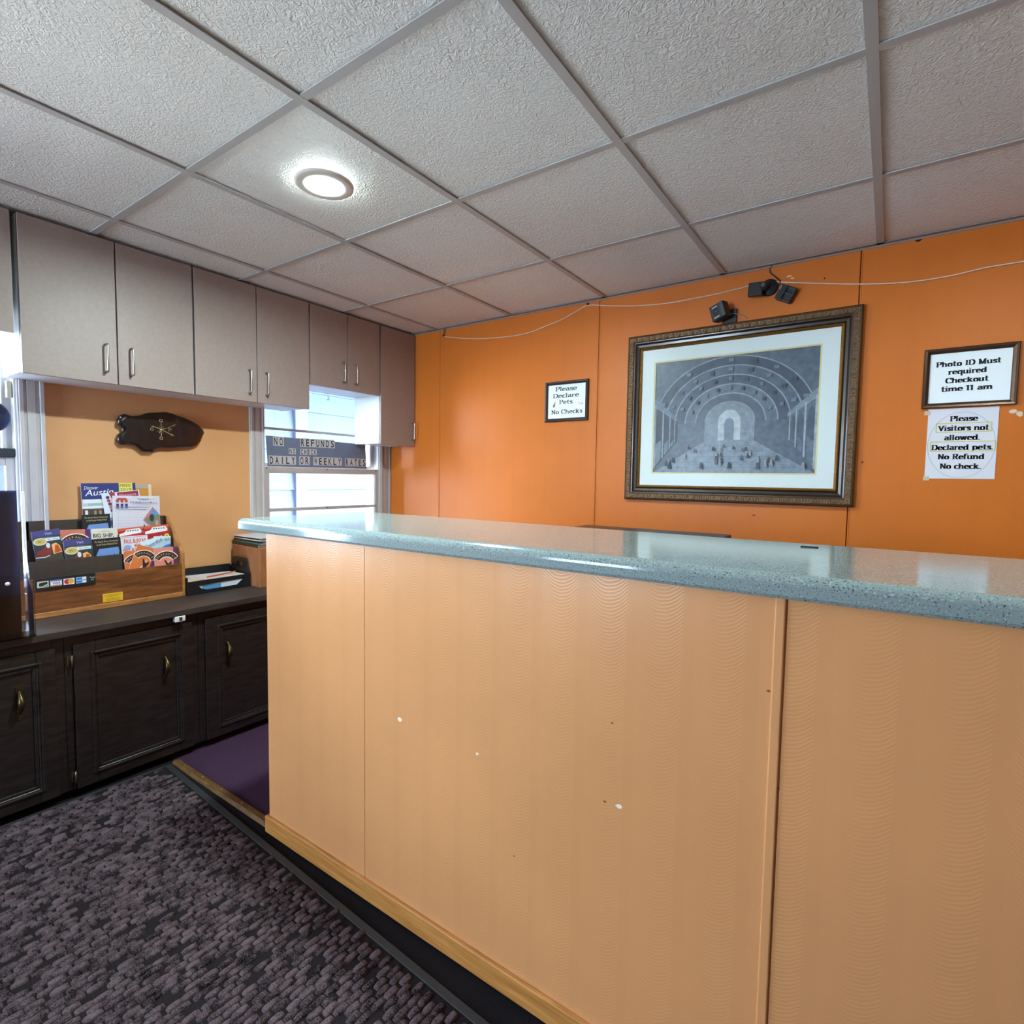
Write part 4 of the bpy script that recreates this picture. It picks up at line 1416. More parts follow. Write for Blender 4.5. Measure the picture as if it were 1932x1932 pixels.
def sheet(label, cx, cy, w, d, rz, z, rgb, th=0.0015, tilt=0.0):
    m = Matrix.Translation((cx, cy, z)) @ Matrix.Rotation(rz, 4, 'Z') @ Matrix.Rotation(tilt, 4, 'Y')
    o = obj('paper_sheet', MB().box(-w / 2, w / 2, -d / 2, d / 2, 0, th), M(rgb, 0.6), local=True)
    o.matrix_basis = m
    return tag(o, label, 'paper', 'papers lying in the letter tray')


sheet('cream manila folder lying in the top of the letter tray', -2.822, 1.350, 0.165, 0.262, 0.05, WT + 0.0595, (216, 200, 170), 0.002)
sheet('white sheet lying askew on the folder in the letter tray', -2.836, 1.388, 0.140, 0.215, -0.14, WT + 0.062, (214, 216, 230))
sheet('greyish white envelope on top of the papers in the letter tray', -2.795, 1.400, 0.11, 0.205, 0.04, WT + 0.064, (212, 206, 206))
mb = MB()
pz = WT + 0.0695
mb.tube([(-2.772, 1.33, pz), (-2.79, 1.44, pz + 0.003), (-2.80, 1.485, pz + 0.006)], 0.0035, 8)
tag(obj('pen', mb, M((206, 84, 40), 0.4)), 'orange pen lying on the papers in the tray', 'pen')

# ================================================================== BROWN BOX AND MAGAZINES
bc = on_z((487, 1110), WT)
bx1, by0 = bc.x, 1.530
zt_ = on_plane((487, 1035), (bx1, by0, 0), (-1, 1, 0)).z
bt = thing('wooden_box', 'plain brown box standing at the end of the worktop, beside the letter tray', 'box', (bx1 - 0.13, by0 + 0.12, WT))
BRN = wood('box_brown_board', (146, 92, 56), (168, 110, 70), 0.6, (6, 6, 1.5))
obj('box_shell', MB().box(bx1 - 0.27, bx1, by0, by0 + 0.26, WT, zt_), BRN, bt, bevel=0.002)
obj('corner_edge', MB().box(bx1 - 0.004, bx1 + 0.001, by0 - 0.001, by0 + 0.003, WT + 0.001, zt_ - 0.001), RACKEDGE, bt)
z = zt_ + 0.0005
for i, (th, rgb, ec, lab) in enumerate(((0.017, (28, 28, 34), (206, 206, 210), 'thick black-backed magazine at the bottom of the stack on the brown box'),
                                        (0.006, (52, 110, 78), (190, 190, 190), 'green-spined magazine second from the bottom of the stack on the box'),
                                        (0.009, (34, 34, 42), (196, 196, 204), 'dark magazine in the middle of the stack on the brown box'),
                                        (0.005, (190, 190, 196), (206, 206, 212), 'grey magazine third from the top of the stack on the box'),
                                        (0.007, (24, 24, 30), (180, 180, 190), 'black magazine second from the top of the stack on the box'),
                                        (0.004, (206, 206, 212), (214, 214, 218), 'pale magazine on top of the stack on the brown box'))):
    ox, oy, rz = random.uniform(-.008, .008), random.uniform(-.008, .008), random.uniform(-.05, .05)
    t = thing('magazine', lab, 'magazine', group='magazines stacked on the brown box', mat=Matrix.Translation((bx1 - 0.14 + ox, by0 + 0.12 + oy, z)) @ Matrix.Rotation(rz, 4, 'Z'))
    obj('pages', MB().box(-0.131, 0.128, -0.104, 0.106, 0.0007, th - 0.0007), M(ec, 0.7), t, local=True)
    obj('cover', MB().box(-0.133, 0.13, -0.107, 0.107, 0, 0.0007).box(-0.133, 0.13, -0.107, 0.107, th - 0.0007, th).box(-0.133, 0.13, -0.107, -0.105, 0.0007, th - 0.0007), M(rgb, 0.35), t, local=True)
    z += th + 0.0006

# ================================================================== WOODEN SLAB CLOCK
KX = XL + 0.002
outline_px = [(195, 700), (255, 760), (300, 768), (370, 748), (440, 768), (500, 770), (560, 810), (650, 890), (720, 905), (770, 892), (835, 908), (890, 850), (990, 822), (1180, 828), (1380, 815), (1560, 812), (1650, 775), (1725, 700), (1755, 610), (1790, 550), (1770, 500), (1690, 410), (1580, 345), (1400, 265), (1290, 232), (1190, 190), (1080, 165), (960, 172), (800, 180), (710, 195), (620, 230), (520, 240), (440, 238), (390, 220), (340, 202), (300, 205), (240, 240), (205, 300), (196, 390), (260, 430), (285, 480), (275, 535), (215, 580), (198, 640)]
tk = thing('slab_clock', 'dark varnished wooden slab wall clock with brass hands, below the wall cabinets', 'clock', on_x((305, 815), XL))
pts = [on_x((200 + u / 9.66, 760 + w / 9.66), KX + 0.02) for u, w in outline_px]
SLAB = wood('burnt_slab_wood', (14, 9, 9), (44, 20, 14), 0.3, (3, 7, 3), 0.4)
cxm = sum(p.y for p in pts) / len(pts)
czm = sum(p.z for p in pts) / len(pts)
n = len(pts)
v = []
for sc, xx in ((0.97, KX), (1.0, KX + 0.010), (1.0, KX + 0.022), (0.965, KX + 0.030), (0.86, KX + 0.033)):
    for p in pts:
        v.append((xx, cxm + (p.y - cxm) * sc, czm + (p.z - czm) * sc))
f = []
for ring in range(4):
    for k in range(n):
        f.append((ring * n + k, ring * n + (k + 1) % n, (ring + 1) * n + (k + 1) % n, (ring + 1) * n + k))
f.append(tuple(range(4 * n, 5 * n)))
mb = MB()
mb.add(v[:5 * n], f[:-1], 0, True)
mb.add(v[4 * n:5 * n], [tuple(range(n))], 0)
mb.add(v[:n], [tuple(range(n))[::-1]], 0)
obj('slab', mb, SLAB, tk)
BRASS = M((196, 186, 140), 0.3, metal=0.9, name='pale_brass')
kc = on_x((200 + 1010 / 9.66, 760 + 488 / 9.66), KX + 0.036)
fx = KX + 0.036


def hand(p_end, p_tail, w, name, lift):
    e = on_x((200 + p_end[0] / 9.66, 760 + p_end[1] / 9.66), fx)
    s = on_x((200 + p_tail[0] / 9.66, 760 + p_tail[1] / 9.66), fx)
    d = (e - s)
    d.normalize()
    nn = Vector((0, -d.z, d.y)) * w
    m_ = s.lerp(e, 0.75)
    mb = MB()
    q = [s + nn * .5, s - nn * .5, m_ - nn * .5, m_ - nn * 1.2, e, m_ + nn * 1.2, m_ + nn * .5]
    mb.prism([(p.y, p.z) for p in q], lambda u, w_, h: (h, u, w_), fx + lift, fx + lift + 0.0012)
    obj(name, mb, BRASS, tk)


hand((1245, 608), (1010, 488), 0.004, 'hour_hand', 0.000)
hand((812, 415), (1010, 488), 0.0035, 'minute_hand', 0.002)
hand((1280, 392), (1010, 500), 0.002, 'second_hand', 0.004)
obj('centre_cap', MB().lathe([(0.006, -0.004), (0.006, 0.006), (0, 0.008)], kc, (1, 0, 0), 12), BRASS, tk)
for k, (pu, pw) in enumerate(((1000, 325), (1165, 495), (1005, 645), (835, 478))):
    q = on_x((200 + pu / 9.66, 760 + pw / 9.66), KX + 0.033)
    obj('hour_marker', MB().tube([(KX + 0.0345, q.y + 0.006 * math.cos(a), q.z + 0.007 * math.sin(a)) for a in [i * math.pi / 5 for i in range(11 if k != 1 else 8)]], 0.0017, 6), BRASS, tk)
for a in range(12):
    if a % 3 == 0:
        r0, r1 = (0.008, 0.03) if a in (3, 9) else (0, 0)
    else:
        r0, r1 = 0.008, 0.020
    if r1:
        aa = a * math.pi / 6
        obj('ray', MB().tube([(KX + 0.0345, kc.y + r * math.cos(aa), kc.z + r * math.sin(aa)) for r in (r0, r1)], 0.0009, 5), BRASS, tk)
q = on_x((200 + 265 / 9.66, 760 + 262 / 9.66), KX + 0.030)
obj('nail', MB().lathe([(0.003, -0.002), (0.003, 0.001), (0, 0.0025)], q, (1, 0, 0), 8), M((220, 220, 220), 0.3), tk)

# ================================================================== RATES SIGN IN THE WINDOW
SX = XL - 0.004
Z_ = lambda u, w: on_x((480 + u / 6.9, 700 + w / 6.9), SX)
A, B, C, D = Z_(152, 838), Z_(1445, 985), Z_(180, 1230), Z_(1462, 1245)
zb = H + 0.0465
y0s, y1s, y2s, y3s = C.y, D.y, B.y, A.y
zt1 = A.z
zt2 = H + 0.213
sg = thing('rates_sign', 'blue-grey board with stick-on letters about refunds and rates, standing in the window', 'sign', (SX, (y0s + y1s) / 2, zb))
obj('board', MB().prism([(y0s, zb), (y1s, zb), (y2s, zt2), (y3s, zt1)], lambda u, w, h: (h, u, w), SX - 0.006, SX), M((112, 126, 156), 0.5, var=0.06, vscale=12, name='blue_grey_board'), sg, bevel=0.001, seg=1)
TILE = M((202, 204, 208), 0.5)
NAVYI = M((24, 26, 52), 0.5)


def letters(word, u0, u1, wt, wb, wt2, wb2):
    """word between zoom columns u0..u1; top/bottom rows at its left and right ends"""
    n_ = len(word)
    for i, ch in enumerate(word):
        ua, ub = u0 + (u1 - u0) * i / n_, u0 + (u1 - u0) * (i + 1) / n_
        q = (i + .5) / n_
        top, bot = Z_((ua + ub) / 2, wt + (wt2 - wt) * q), Z_((ua + ub) / 2, wb + (wb2 - wb) * q)
        l, r_ = Z_(ua, wb), Z_(ub, wb)
        w_, h_ = r_.y - l.y, top.z - bot.z
        pr = Print(0.0004)
        pr.mb.box(0, w_ * .98, 0, h_, 0, 0.0005, pr.mi(TILE))
        tw = w_ * (.62 if ch not in 'I' else .16)
        pr.text(ch, w_ * .49 - tw / 2, h_ * .1, h_ * .80, NAVYI, tw, bold=.018)
        o = bpy.data.objects.new('letter_tile', pr.mb.mesh('letter_tile', pr.mats))
        COL.objects.link(o)
        o.parent = sg
        o.matrix_basis = world_of(sg).inverted() @ plane_matrix((SX + 0.0001, l.y, bot.z), (0, 1, 0), (0, 0, 1))


letters('NO', 242, 385, 850, 970, 865, 980)
letters('REFUNDS', 597, 1048, 873, 985, 900, 1006)
letters('NO', 448, 540, 1003, 1078, 1008, 1084)
letters('CHECK', 598, 812, 1012, 1088, 1022, 1096)
letters('DAILY', 188, 542, 1100, 1218, 1108, 1222)
letters('OR', 584, 720, 1110, 1222, 1114, 1226)
letters('WEEKLY', 768, 1140, 1120, 1226, 1132, 1234)
letters('RATES', 1180, 1456, 1136, 1238, 1146, 1244)
for u, w in ((225, 1022), (1408, 1075)):
    q = Z_(u, w)
    obj('screw', MB().lathe([(0.003, 0), (0.003, 0.001), (0, 0.0018)], (SX, q.y, q.z), (1, 0, 0), 8), BLACKPL, sg)

# dark round ornament hanging in the left window
q = on_x((-22, 785), XL - 0.02)
t = thing('round_ornament', 'dark blue round hanging ornament in the window at the left edge', 'ornament', (XL - 0.02, q.y, q.z - 0.068))
obj('disc', MB().lathe([(0.0, -0.006), (0.06, -0.005), (0.066, 0.0), (0.06, 0.005), (0.0, 0.007)], (XL - 0.02, q.y, q.z), (1, 0, 0), 36), M((28, 42, 78), 0.35), t)
obj('hanging_cord', MB().tube([(XL - 0.02, q.y, q.z + 0.066), (XL - 0.02, q.y, 1.94)], 0.0012, 6), BLACKPL, t)

# ================================================================== FRAMED THINGS ON THE BACK WALL
YW = YB - 0.0008


def rail_loop(parent, x0, x1, z0, z1, prof, mats, name='frame_rail', bevel=0.0):
    """mitred frame: prof = (inset, proud) outline of the moulding; one rail per side"""
    cs = [(x0, z0), (x1, z0), (x1, z1), (x0, z1)]
    ins = [(1, 1), (-1, 1), (-1, -1), (1, -1)]
    for k in range(4):
        a, b = cs[k], cs[(k + 1) % 4]
        ia, ib = ins[k], ins[(k + 1) % 4]
        mb = MB()
        va = [(a[0] + ia[0] * u, YW - w, a[1] + ia[1] * u) for u, w in prof]
        vb = [(b[0] + ib[0] * u, YW - w, b[1] + ib[1] * u) for u, w in prof]
        n_ = len(prof)
        f = [(i, (i + 1) % n_, n_ + (i + 1) % n_, n_ + i) for i in range(n_)]
        f += [tuple(range(n_))[::-1], tuple(range(n_, 2 * n_))]
        mb.add(va + vb, f)
        obj(name, mb, mats, parent)


# ---- large picture
PX0, PX1, PZ0, PZ1 = -1.140, -0.124, H - 0.100, H + 0.730
pic = thing('framed_picture', 'large ornate bronze-framed blue-grey print of a vaulted hall on the orange wall', 'picture', ((PX0 + PX1) / 2, YW, PZ0))
GOLD = M((150, 106, 48), 0.38, metal=0.75, var=0.3, vscale=120, name='antique_gold')
FRB = M((92, 66, 42), 0.42, metal=0.45, var=0.25, vscale=90, bump=0.3, bscale=300, name='bronze_frame')
FRD = M((52, 38, 28), 0.3, metal=0.2, coat=0.3, name='dark_frame_cove')
rail_loop(pic, PX0, PX1, PZ0, PZ1, [(0, 0), (0, 0.020), (0.005, 0.026), (0.012, 0.028), (0.030, 0.026), (0.036, 0.022), (0.036, 0)], FRB, 'frame_rail')
rail_loop(pic, PX0 + .036, PX1 - .036, PZ0 + .036, PZ1 - .036, [(0, 0), (0, 0.0225), (0.004, 0.022), (0.012, 0.014), (0.022, 0.012), (0.027, 0.016), (0.028, 0)], FRD, 'frame_cove')
rail_loop(pic, PX0 + .064, PX1 - .064, PZ0 + .064, PZ1 - .064, [(0, 0), (0, 0.015), (0.004, 0.017), (0.010, 0.013), (0.012, 0.009), (0.012, 0)], GOLD, 'gold_slip')
# scrollwork of the outer band
orn = MB()


def scroll(c, du, dv):
    pts = []
    for i in range(9):
        a = math.radians(-100 + i * 40)
        r = 0.0095 * (1 - i * 0.07)
        pts.append(Vector(c) + Vector(du) * (r * math.cos(a) * 1.1) + Vector(dv) * (r * math.sin(a)))
    orn.tube(pts, 0.0026, 5, radii=[0.0022 + 0.001 * math.sin(i) for i in range(9)])
    orn.tube([Vector(c) + Vector(du) * 0.011 + Vector(dv) * -0.010, Vector(c) + Vector(du) * 0.016, Vector(c) + Vector(du) * 0.0125 + Vector(dv) * 0.010], 0.0022, 5)


yo = YW - 0.0275
for i in range(31):
    x = PX0 + 0.02 + (PX1 - PX0 - 0.04) * (i + .5) / 31
    scroll((x, yo, PZ1 - 0.021), (1, 0, 0), (0, 0, 1 if i % 2 else -1))
    scroll((x, yo, PZ0 + 0.021), (1, 0, 0), (0, 0, -1 if i % 2 else 1))
for i in range(25):
    z = PZ0 + 0.03 + (PZ1 - PZ0 - 0.06) * (i + .5) / 25
    scroll((PX0 + 0.021, yo, z), (0, 0, 1), (1 if i % 2 else -1, 0, 0))
    scroll((PX1 - 0.021, yo, z), (0, 0, 1), (-1 if i % 2 else 1, 0, 0))
o = obj('scrollwork', orn, M((128, 98, 62), 0.4, metal=0.6, var=0.3, vscale=150, name='worn_gilt'), pic)
o['kind'] = 'stuff'
ix0, ix1, iz0, iz1 = PX0 + 0.074, PX1 - 0.074, PZ0 + 0.074, PZ1 - 0.074
a, b, c, d = on_y((1237, 684), YW), on_y((1553, 648), YW), on_y((1229, 894), YW), on_y((1540, 896), YW)
mx0, mx1, mz0, mz1 = (a.x + c.x) / 2, (b.x + d.x) / 2, (c.z + d.z) / 2, (a.z + b.z) / 2
matc = M((214, 222, 222), 0.7, name='mat_board')
mb = MB()
for q0, q1, q2, q3 in ((ix0, mx0, iz0, iz1), (mx1, ix1, iz0, iz1), (mx0, mx1, iz0, mz0), (mx0, mx1, mz1, iz1)):
    mb.box(q0, q1, YW - 0.007, YW - 0.004, q2, q3)
obj('mat_board', mb, matc, pic)
mb = MB()
e = 0.007
for q0, q1, q2, q3 in ((mx0, mx0 + e, mz0, mz1), (mx1 - e, mx1, mz0, mz1), (mx0 + e, mx1 - e, mz0, mz0 + e), (mx0 + e, mx1 - e, mz1 - e, mz1)):
    mb.box(q0, q1, YW - 0.0055, YW - 0.004, q2, q3)
obj('mat_bevel', mb, M((212, 200, 150), 0.6), pic)
# generic print: an invented arcaded hall in blue greys
pw_, ph_ = mx1 - mx0 - 2 * e, mz1 - mz0 - 2 * e
pr = Print(0.0, 0.25)
U = lambda q: q * pw_
V = lambda q: q * ph_
pr.rect(0, 0, pw_, ph_, (80, 92, 109))
pr.poly([(0, 0), (pw_, 0), (U(.62), V(.30)), (U(.38), V(.30))], (115, 127, 142))
for i in range(6):
    q = i / 6
    pr.line([(U(.02 + .36 * q), V(.28 * q)), (U(.98 - .36 * q), V(.28 * q))], .002, (94, 105, 122))
# barrel vault: nested arches towards the far end
for i, (r, c_) in enumerate(((.50, (58, 68, 87)), (.43, (75, 87, 105)), (.36, (63, 75, 94)), (.29, (87, 100, 117)), (.22, (73, 85, 104)), (.155, (117, 129, 142)))):
    pr.disc(U(.5), V(.44), U(r), V(r * 1.12), c_, 30, 0, 180)
    pr.band(U(.5), V(.44), U(r) - .006, U(r), 0, 180, (131, 142, 156), 30, V(r * 1.12) / U(r))
# far wall
pr.rect(U(.345), V(.28), U(.655), V(.44), (117, 129, 142))
pr.rect(U(.43), V(.28), U(.57), V(.44), (164, 171, 178))
pr.disc(U(.5), V(.44), U(.07), V(.10), (164, 171, 178), 18, 0, 180)
pr.rect(U(.47), V(.28), U(.53), V(.42), (100, 114, 131))
pr.disc(U(.5), V(.42), U(.03), V(.05), (100, 114, 131), 14, 0, 180)
# arcades left and right, in perspective
for sgn in (-1, 1):
    X = lambda q: U(.5 + sgn * (.5 - q))
    pr.poly([(X(0), V(0.03)), (X(.16), V(.29)), (X(.16), V(.47)), (X(0), V(.62))], (52, 62, 82) if sgn < 0 else (87, 102, 119))
    pr.poly([(X(0), V(.60)), (X(.16), V(.455)), (X(.16), V(.49)), (X(0), V(.68))], (126, 137, 151) if sgn > 0 else (100, 112, 129))
    for q0, q1 in ((.005, .055), (.07, .105), (.115, .14), (.146, .158)):
        b0, b1 = .03 + .26 * q0 / .16, .03 + .26 * q1 / .16
        t0, t1 = .62 - .15 * q0 / .16, .62 - .15 * q1 / .16
        h0, h1 = b0 + (t0 - b0) * .62, b1 + (t1 - b1) * .62
        top = b0 + (t0 - b0) * .86
        xm = (q0 + q1) / 2
        pr.poly([(X(q0), V(b0)), (X(q1), V(b1)), (X(q1), V(h1)), (X(xm + (q1 - q0) * .28), V(top - .025)), (X(xm), V(top)), (X(xm - (q1 - q0) * .28), V(top - .02)), (X(q0), V(h0))], (40, 47, 65) if sgn < 0 else (70, 82, 100))
        pr.poly([(X(q0 + .004), V(b0 + .01)), (X(q1 - .004), V(b1)), (X(q1 - .004), V(h1 - .10)), (X(q0 + .004), V(h0 - .14))], (100, 114, 127) if sgn < 0 else (92, 104, 120))
    for q in (.0, .058, .108, .143):
        b0, t0 = .03 + .26 * q / .16, .62 - .15 * q / .16
        ww = .012 * (1 - q * 3.5)
        pr.poly([(X(q), V(b0)), (X(q + ww), V(b0 + .01)), (X(q + ww), V(t0)), (X(q), V(t0))], (156, 164, 173) if sgn > 0 else (134, 144, 156))
# coffers on the vault
rr = random.Random(11)
for r in (.465, .395, .325, .255):
    for kk in range(9):
        a_ = math.radians(20 + 140 * kk / 8)
        pr.rect(U(.5 + r * math.cos(a_)) - .010 * r / .4, V(.44 + r * 1.12 * math.sin(a_)) - .008, U(.5 + r * math.cos(a_)) + .010 * r / .4, V(.44 + r * 1.12 * math.sin(a_)) + .008, (50, 60, 78) if kk % 2 else (99, 110, 126))
for kk in range(34):
    fx_, fy_ = rr.uniform(.06, .94), rr.uniform(.03, .22)
    s = .018 * (1.2 - fy_ * 3)
    pr.poly([(U(fx_) - s * .4, V(fy_)), (U(fx_) + s * .4, V(fy_)), (U(fx_) + s * .2, V(fy_) + s * 1.5), (U(fx_) - s * .2, V(fy_) + s * 1.5)], rr.choice([(43, 50, 67), (147, 142, 149), (100, 92, 104), (62, 72, 89)]))
po = bpy.data.objects.new('print', pr.mb.mesh('print', pr.mats))
COL.objects.link(po)
po.parent = pic
po.matrix_basis = world_of(pic).inverted() @ plane_matrix((mx0 + e, YW - 0.0005, mz0 + e), (1, 0, 0), (0, 0, 1))
obj('glass', MB().box(ix0 - 0.001, ix1 + 0.001, YW - 0.0105, YW - 0.0092, iz0 - 0.001, iz1 + 0.001), PICT_GLASS, pic)


def framed_sign(label, x0, x1, z0, z1, fw, fmat, lines, paper_rgb, cap, pw, ph, extra=None):
    t = thing('framed_notice', label, 'sign', ((x0 + x1) / 2, YW, z0))
    rail_loop(t, x0, x1, z0, z1, [(0, 0), (0, 0.012), (0.003, 0.015), (fw * .5, 0.014), (fw - .002, 0.009), (fw, 0.007), (fw, 0)], fmat)
    obj('notice_paper', MB().box(x0 + fw - .001, x1 - fw + .001, YW - 0.003, YW - 0.001, z0 + fw - .001, z1 - fw + .001), M(paper_rgb, 0.6), t)
    pr = Print(0.0)
    org = Vector((x0, YW - 0.003, z0))
    for s, l, r_ in lines:
        p, q = on_y(l, YW), on_y(r_, YW)
        pr.text(s, p.x - x0, (p.z + q.z) / 2 - z0, cap, INK, q.x - p.x, 'serif', pw=pw, ph=ph)
    if extra:
        extra(pr, x0, z0)
    o = bpy.data.objects.new('lettering', pr.mb.mesh('lettering', pr.mats))
    COL.objects.link(o)
    o.parent = t
    o.matrix_basis = world_of(t).inverted() @ plane_matrix(org, (1, 0, 0), (0, 0, 1))
    obj('glass', MB().box(x0 + fw - .001, x1 - fw + .001, YW - 0.0062, YW - 0.0052, z0 + fw - .001, z1 - fw + .001), PICT_GLASS, t)
    return t


def pets(pr, x0, z0):
    def at(u, w):
        q = on_y((1000 + u / 13.8, 680 + w / 13.8), YW)
        return q.x - x0, q.z - z0
    pr.poly([at(600, 1225), at(650, 1225), at(668, 1150), at(655, 1120), at(678, 1095), at(655, 1085), at(640, 1115), at(610, 1180)], (150, 90, 92))
    pr.poly([at(1290, 1160), at(1300, 1110), at(1350, 1105), at(1385, 1075), at(1388, 1110), at(1370, 1160), at(1355, 1130), at(1310, 1135)], (214, 178, 178))
    pr.poly([at(1262, 1080), at(1278, 1078), at(1300, 1110), at(1270, 1118)], (214, 178, 178))


framed_sign('small brown-framed notice asking guests to declare pets, left of the large picture', -1.643, -1.370, H + 0.322, H + 0.545, 0.018, M((58, 42, 38), 0.4, var=0.1, vscale=60),
            (('Please', (1048.6, 738.8), (1089, 735.4)), ('Declare', (1043.8, 751.7), (1093, 748)), ('Pets', (1055.4, 762.8), (1080.6, 761.5)), ('No Checks', (1040.6, 782), (1099, 778.6))),
            (238, 242, 246), 0.0235, 0.15, 0.085, pets)
framed_sign('bronze-framed photo ID and checkout time notice at the right of the orange wall', 0.084, 0.360, H + 0.295, H + 0.521, 0.019, M((92, 68, 54), 0.28, metal=0.55, var=0.15, vscale=20, name='bronze_notice_frame'),
            (('Photo ID Must', (1766, 693.8), (1889, 684)), ('required', (1788.5, 707.3), (1861.5, 702)), ('Checkout', (1783, 724), (1865, 718)), ('time 11 am', (1774.5, 739.6), (1872, 734))),
            (238, 242, 244), 0.0195, 0.24, 0.11)

# ---- taped paper notice below
nx0, nx1, nz0, nz1 = 0.107, 0.315, H + 0.024, H + 0.292
t = thing('paper_notice', 'white paper notice about visitors taped up below the bronze-framed notice', 'sign', ((nx0 + nx1) / 2, YW, nz0))
obj('notice_paper', MB().box(nx0, nx1, YW - 0.0012, YW, nz0, nz1), M((224, 222, 230), 0.6), t)
pr = Print(0.0)
for s, l, r_ in (('Please', (1792, 795.2), (1845.5, 793.6)), ('Visitors not', (1769.4, 813.3), (1866, 811.3)), ('allowed.', (1781, 830.9), (1849, 829.6)), ('Declared pets.', (1757, 849.5), (1873.5, 848)), ('No Refund', (1768.6, 866.9), (1857, 866)), ('No check.', (1772.5, 884.7), (1851, 884.3))):
    p, q = on_y(l, YW), on_y(r_, YW)
    pr.text(s, p.x - nx0, (p.z + q.z) / 2 - nz0, 0.0205, INK, q.x - p.x, 'serif', pw=0.24, ph=0.10)
for l, r_, dz in (((1766, 816), (1870, 813.5), 0.034), ((1755, 852), (1877, 850), 0.036)):
    p, q = on_y(l, YW), on_y(r_, YW)
    x0, x1, z0 = p.x - nx0, q.x - nx0, (p.z + q.z) / 2 - nz0
    pr.line([(x0, z0), (x1, z0), (x1, z0 + dz), (x0, z0 + dz), (x0, z0)], 0.0035, (222, 206, 110))
pr.line(arc(0.104, 0.128, 0.100, 0.125, 0, 360, 48), 0.0008, (130, 130, 140))
o = bpy.data.objects.new('lettering', pr.mb.mesh('lettering', pr.mats))
COL.objects.link(o)
o.parent = t
o.matrix_basis = world_of(t).inverted() @ plane_matrix((nx0, YW - 0.0012, nz0), (1, 0, 0), (0, 0, 1))
TAPE = M((206, 188, 160), 0.5)
for x, z in ((nx0 - 0.012, nz1 - 0.022), (nx0 - 0.004, nz0 - 0.008)):
    obj('tape', MB().box(x, x + 0.019, YW - 0.0018, YW - 0.0012, z, z + 0.016), TAPE, t)

# ================================================================== SMALL CAMERAS, CABLES
CAMB = M((34, 36, 40), 0.4, name='camera_black')
CAMG = M((70, 76, 82), 0.4, name='camera_grey_side')


def local_obj(name, mb, mats, parent, m, **k):
    o = obj(name, mb, mats, parent, local=True, **k)
    o.matrix_basis = world_of(parent).inverted() @ m
    return o


# left camera: tilted cube on a square foot
p = on_y((1378, 597), YB)
ca = thing('security_camera', 'small black cube camera tilted on a square foot just above the large picture', 'camera', (p.x, YW, p.z), 'small black cameras above the picture')
obj('foot_plate', MB().box(p.x - 0.03, p.x + 0.03, YW - 0.010, YW, p.z - 0.034, p.z + 0.030), CAMB, ca, bevel=0.003)
obj('arm', MB().tube([(p.x, YW - 0.010, p.z), (p.x - 0.01, YW - 0.03, p.z + 0.006), (p.x - 0.035, YW - 0.05, p.z + 0.03)], 0.009, 10), CAMB, ca)
bc_ = on_y((1353, 587), YB - 0.075)
bm = plane_matrix(bc_, Vector((0.90, -0.32, 0.28)), Vector((-0.30, 0.05, 0.94)))
local_obj('camera_body', MB().box(-0.036, 0.036, -0.036, 0.036, -0.046, 0.0), [CAMB], ca, bm, bevel=0.004)
pr = Print(0.0)
pr.rect(-.033, -.033, .018, .033, (52, 56, 62)).disc(-.006, 0, .016, .016, (12, 12, 16)).disc(-.006, 0, .011, .011, (46, 48, 58)).disc(-.006, 0, .005, .005, (12, 12, 16)).disc(-.008, .002, .0018, .0018, (150, 156, 170))
pr.rect(-.022, .021, .006, .025, (206, 210, 214)).rect(-.022, -.027, .006, -.023, (206, 210, 214)).rect(.018, -.034, .034, .034, (74, 80, 86))
local_obj('camera_face', pr.mb, pr.mats, ca, bm)
obj('lead', MB().tube([(p.x - 0.01, YW - 0.03, p.z + 0.004), (p.x + 0.02, YW - 0.018, p.z + 0.006), (p.x + 0.05, YW - 0.008, p.z - 0.004), (p.x + 0.075, YW - 0.006, p.z - 0.022)], 0.0022, 6), M((150, 140, 128), 0.5), ca)

# middle camera: ball on a round dish with a flat square body to its left
p = on_y((1447, 545), YB)
cb_ = thing('security_camera', 'black camera on a round dish mount with a square body, under the cable loop', 'camera', (p.x, YW, p.z), 'small black cameras above the picture')
obj('dish', MB().lathe([(0.037, 0), (0.037, 0.006), (0.032, 0.010), (0.022, 0.012), (0.014, 0.02), (0.0, 0.022)], (p.x + 0.010, YW, p.z + 0.002), (0, -1, 0), 28), CAMB, cb_)
obj('ball', MB().lathe([(0.010, 0.018), (0.017, 0.03), (0.020, 0.04), (0.017, 0.05), (0.010, 0.057), (0.0, 0.058)], (p.x - 0.004, YW, p.z + 0.002), (0, -1, 0), 20), M((40, 42, 44), 0.35), cb_)
obj('lens_ring', MB().lathe([(0.008, 0), (0.011, 0.002), (0.008, 0.004)], (p.x - 0.005, YW - 0.057, p.z + 0.002), (0, -1, 0), 16), M((74, 74, 72), 0.35), cb_)
p5 = on_y((1425, 545), YB - 0.05)
sm_ = plane_matrix((p5.x, YW - 0.050, p5.z), Vector((1, 0.05, -0.06)), Vector((0.04, 0, 1)))
local_obj('camera_body', MB().box(-0.030, 0.030, -0.030, 0.030, -0.022, 0.0), CAMB, cb_, sm_, bevel=0.005)
obj('lead', MB().tube([(p.x + 0.052, YW - 0.004, p.z + 0.002), (p.x + 0.054, YW - 0.006, p.z + 0.022), (p.x + 0.03, YW - 0.005, p.z + 0.048), (p.x + 0.012, YW - 0.004, p.z + 0.066), (p.x + 0.008, YW - 0.004, p.z + 0.085), (p.x + 0.02, YW - 0.004, p.z + 0.098)], 0.0022, 6), BLACKPL, cb_)
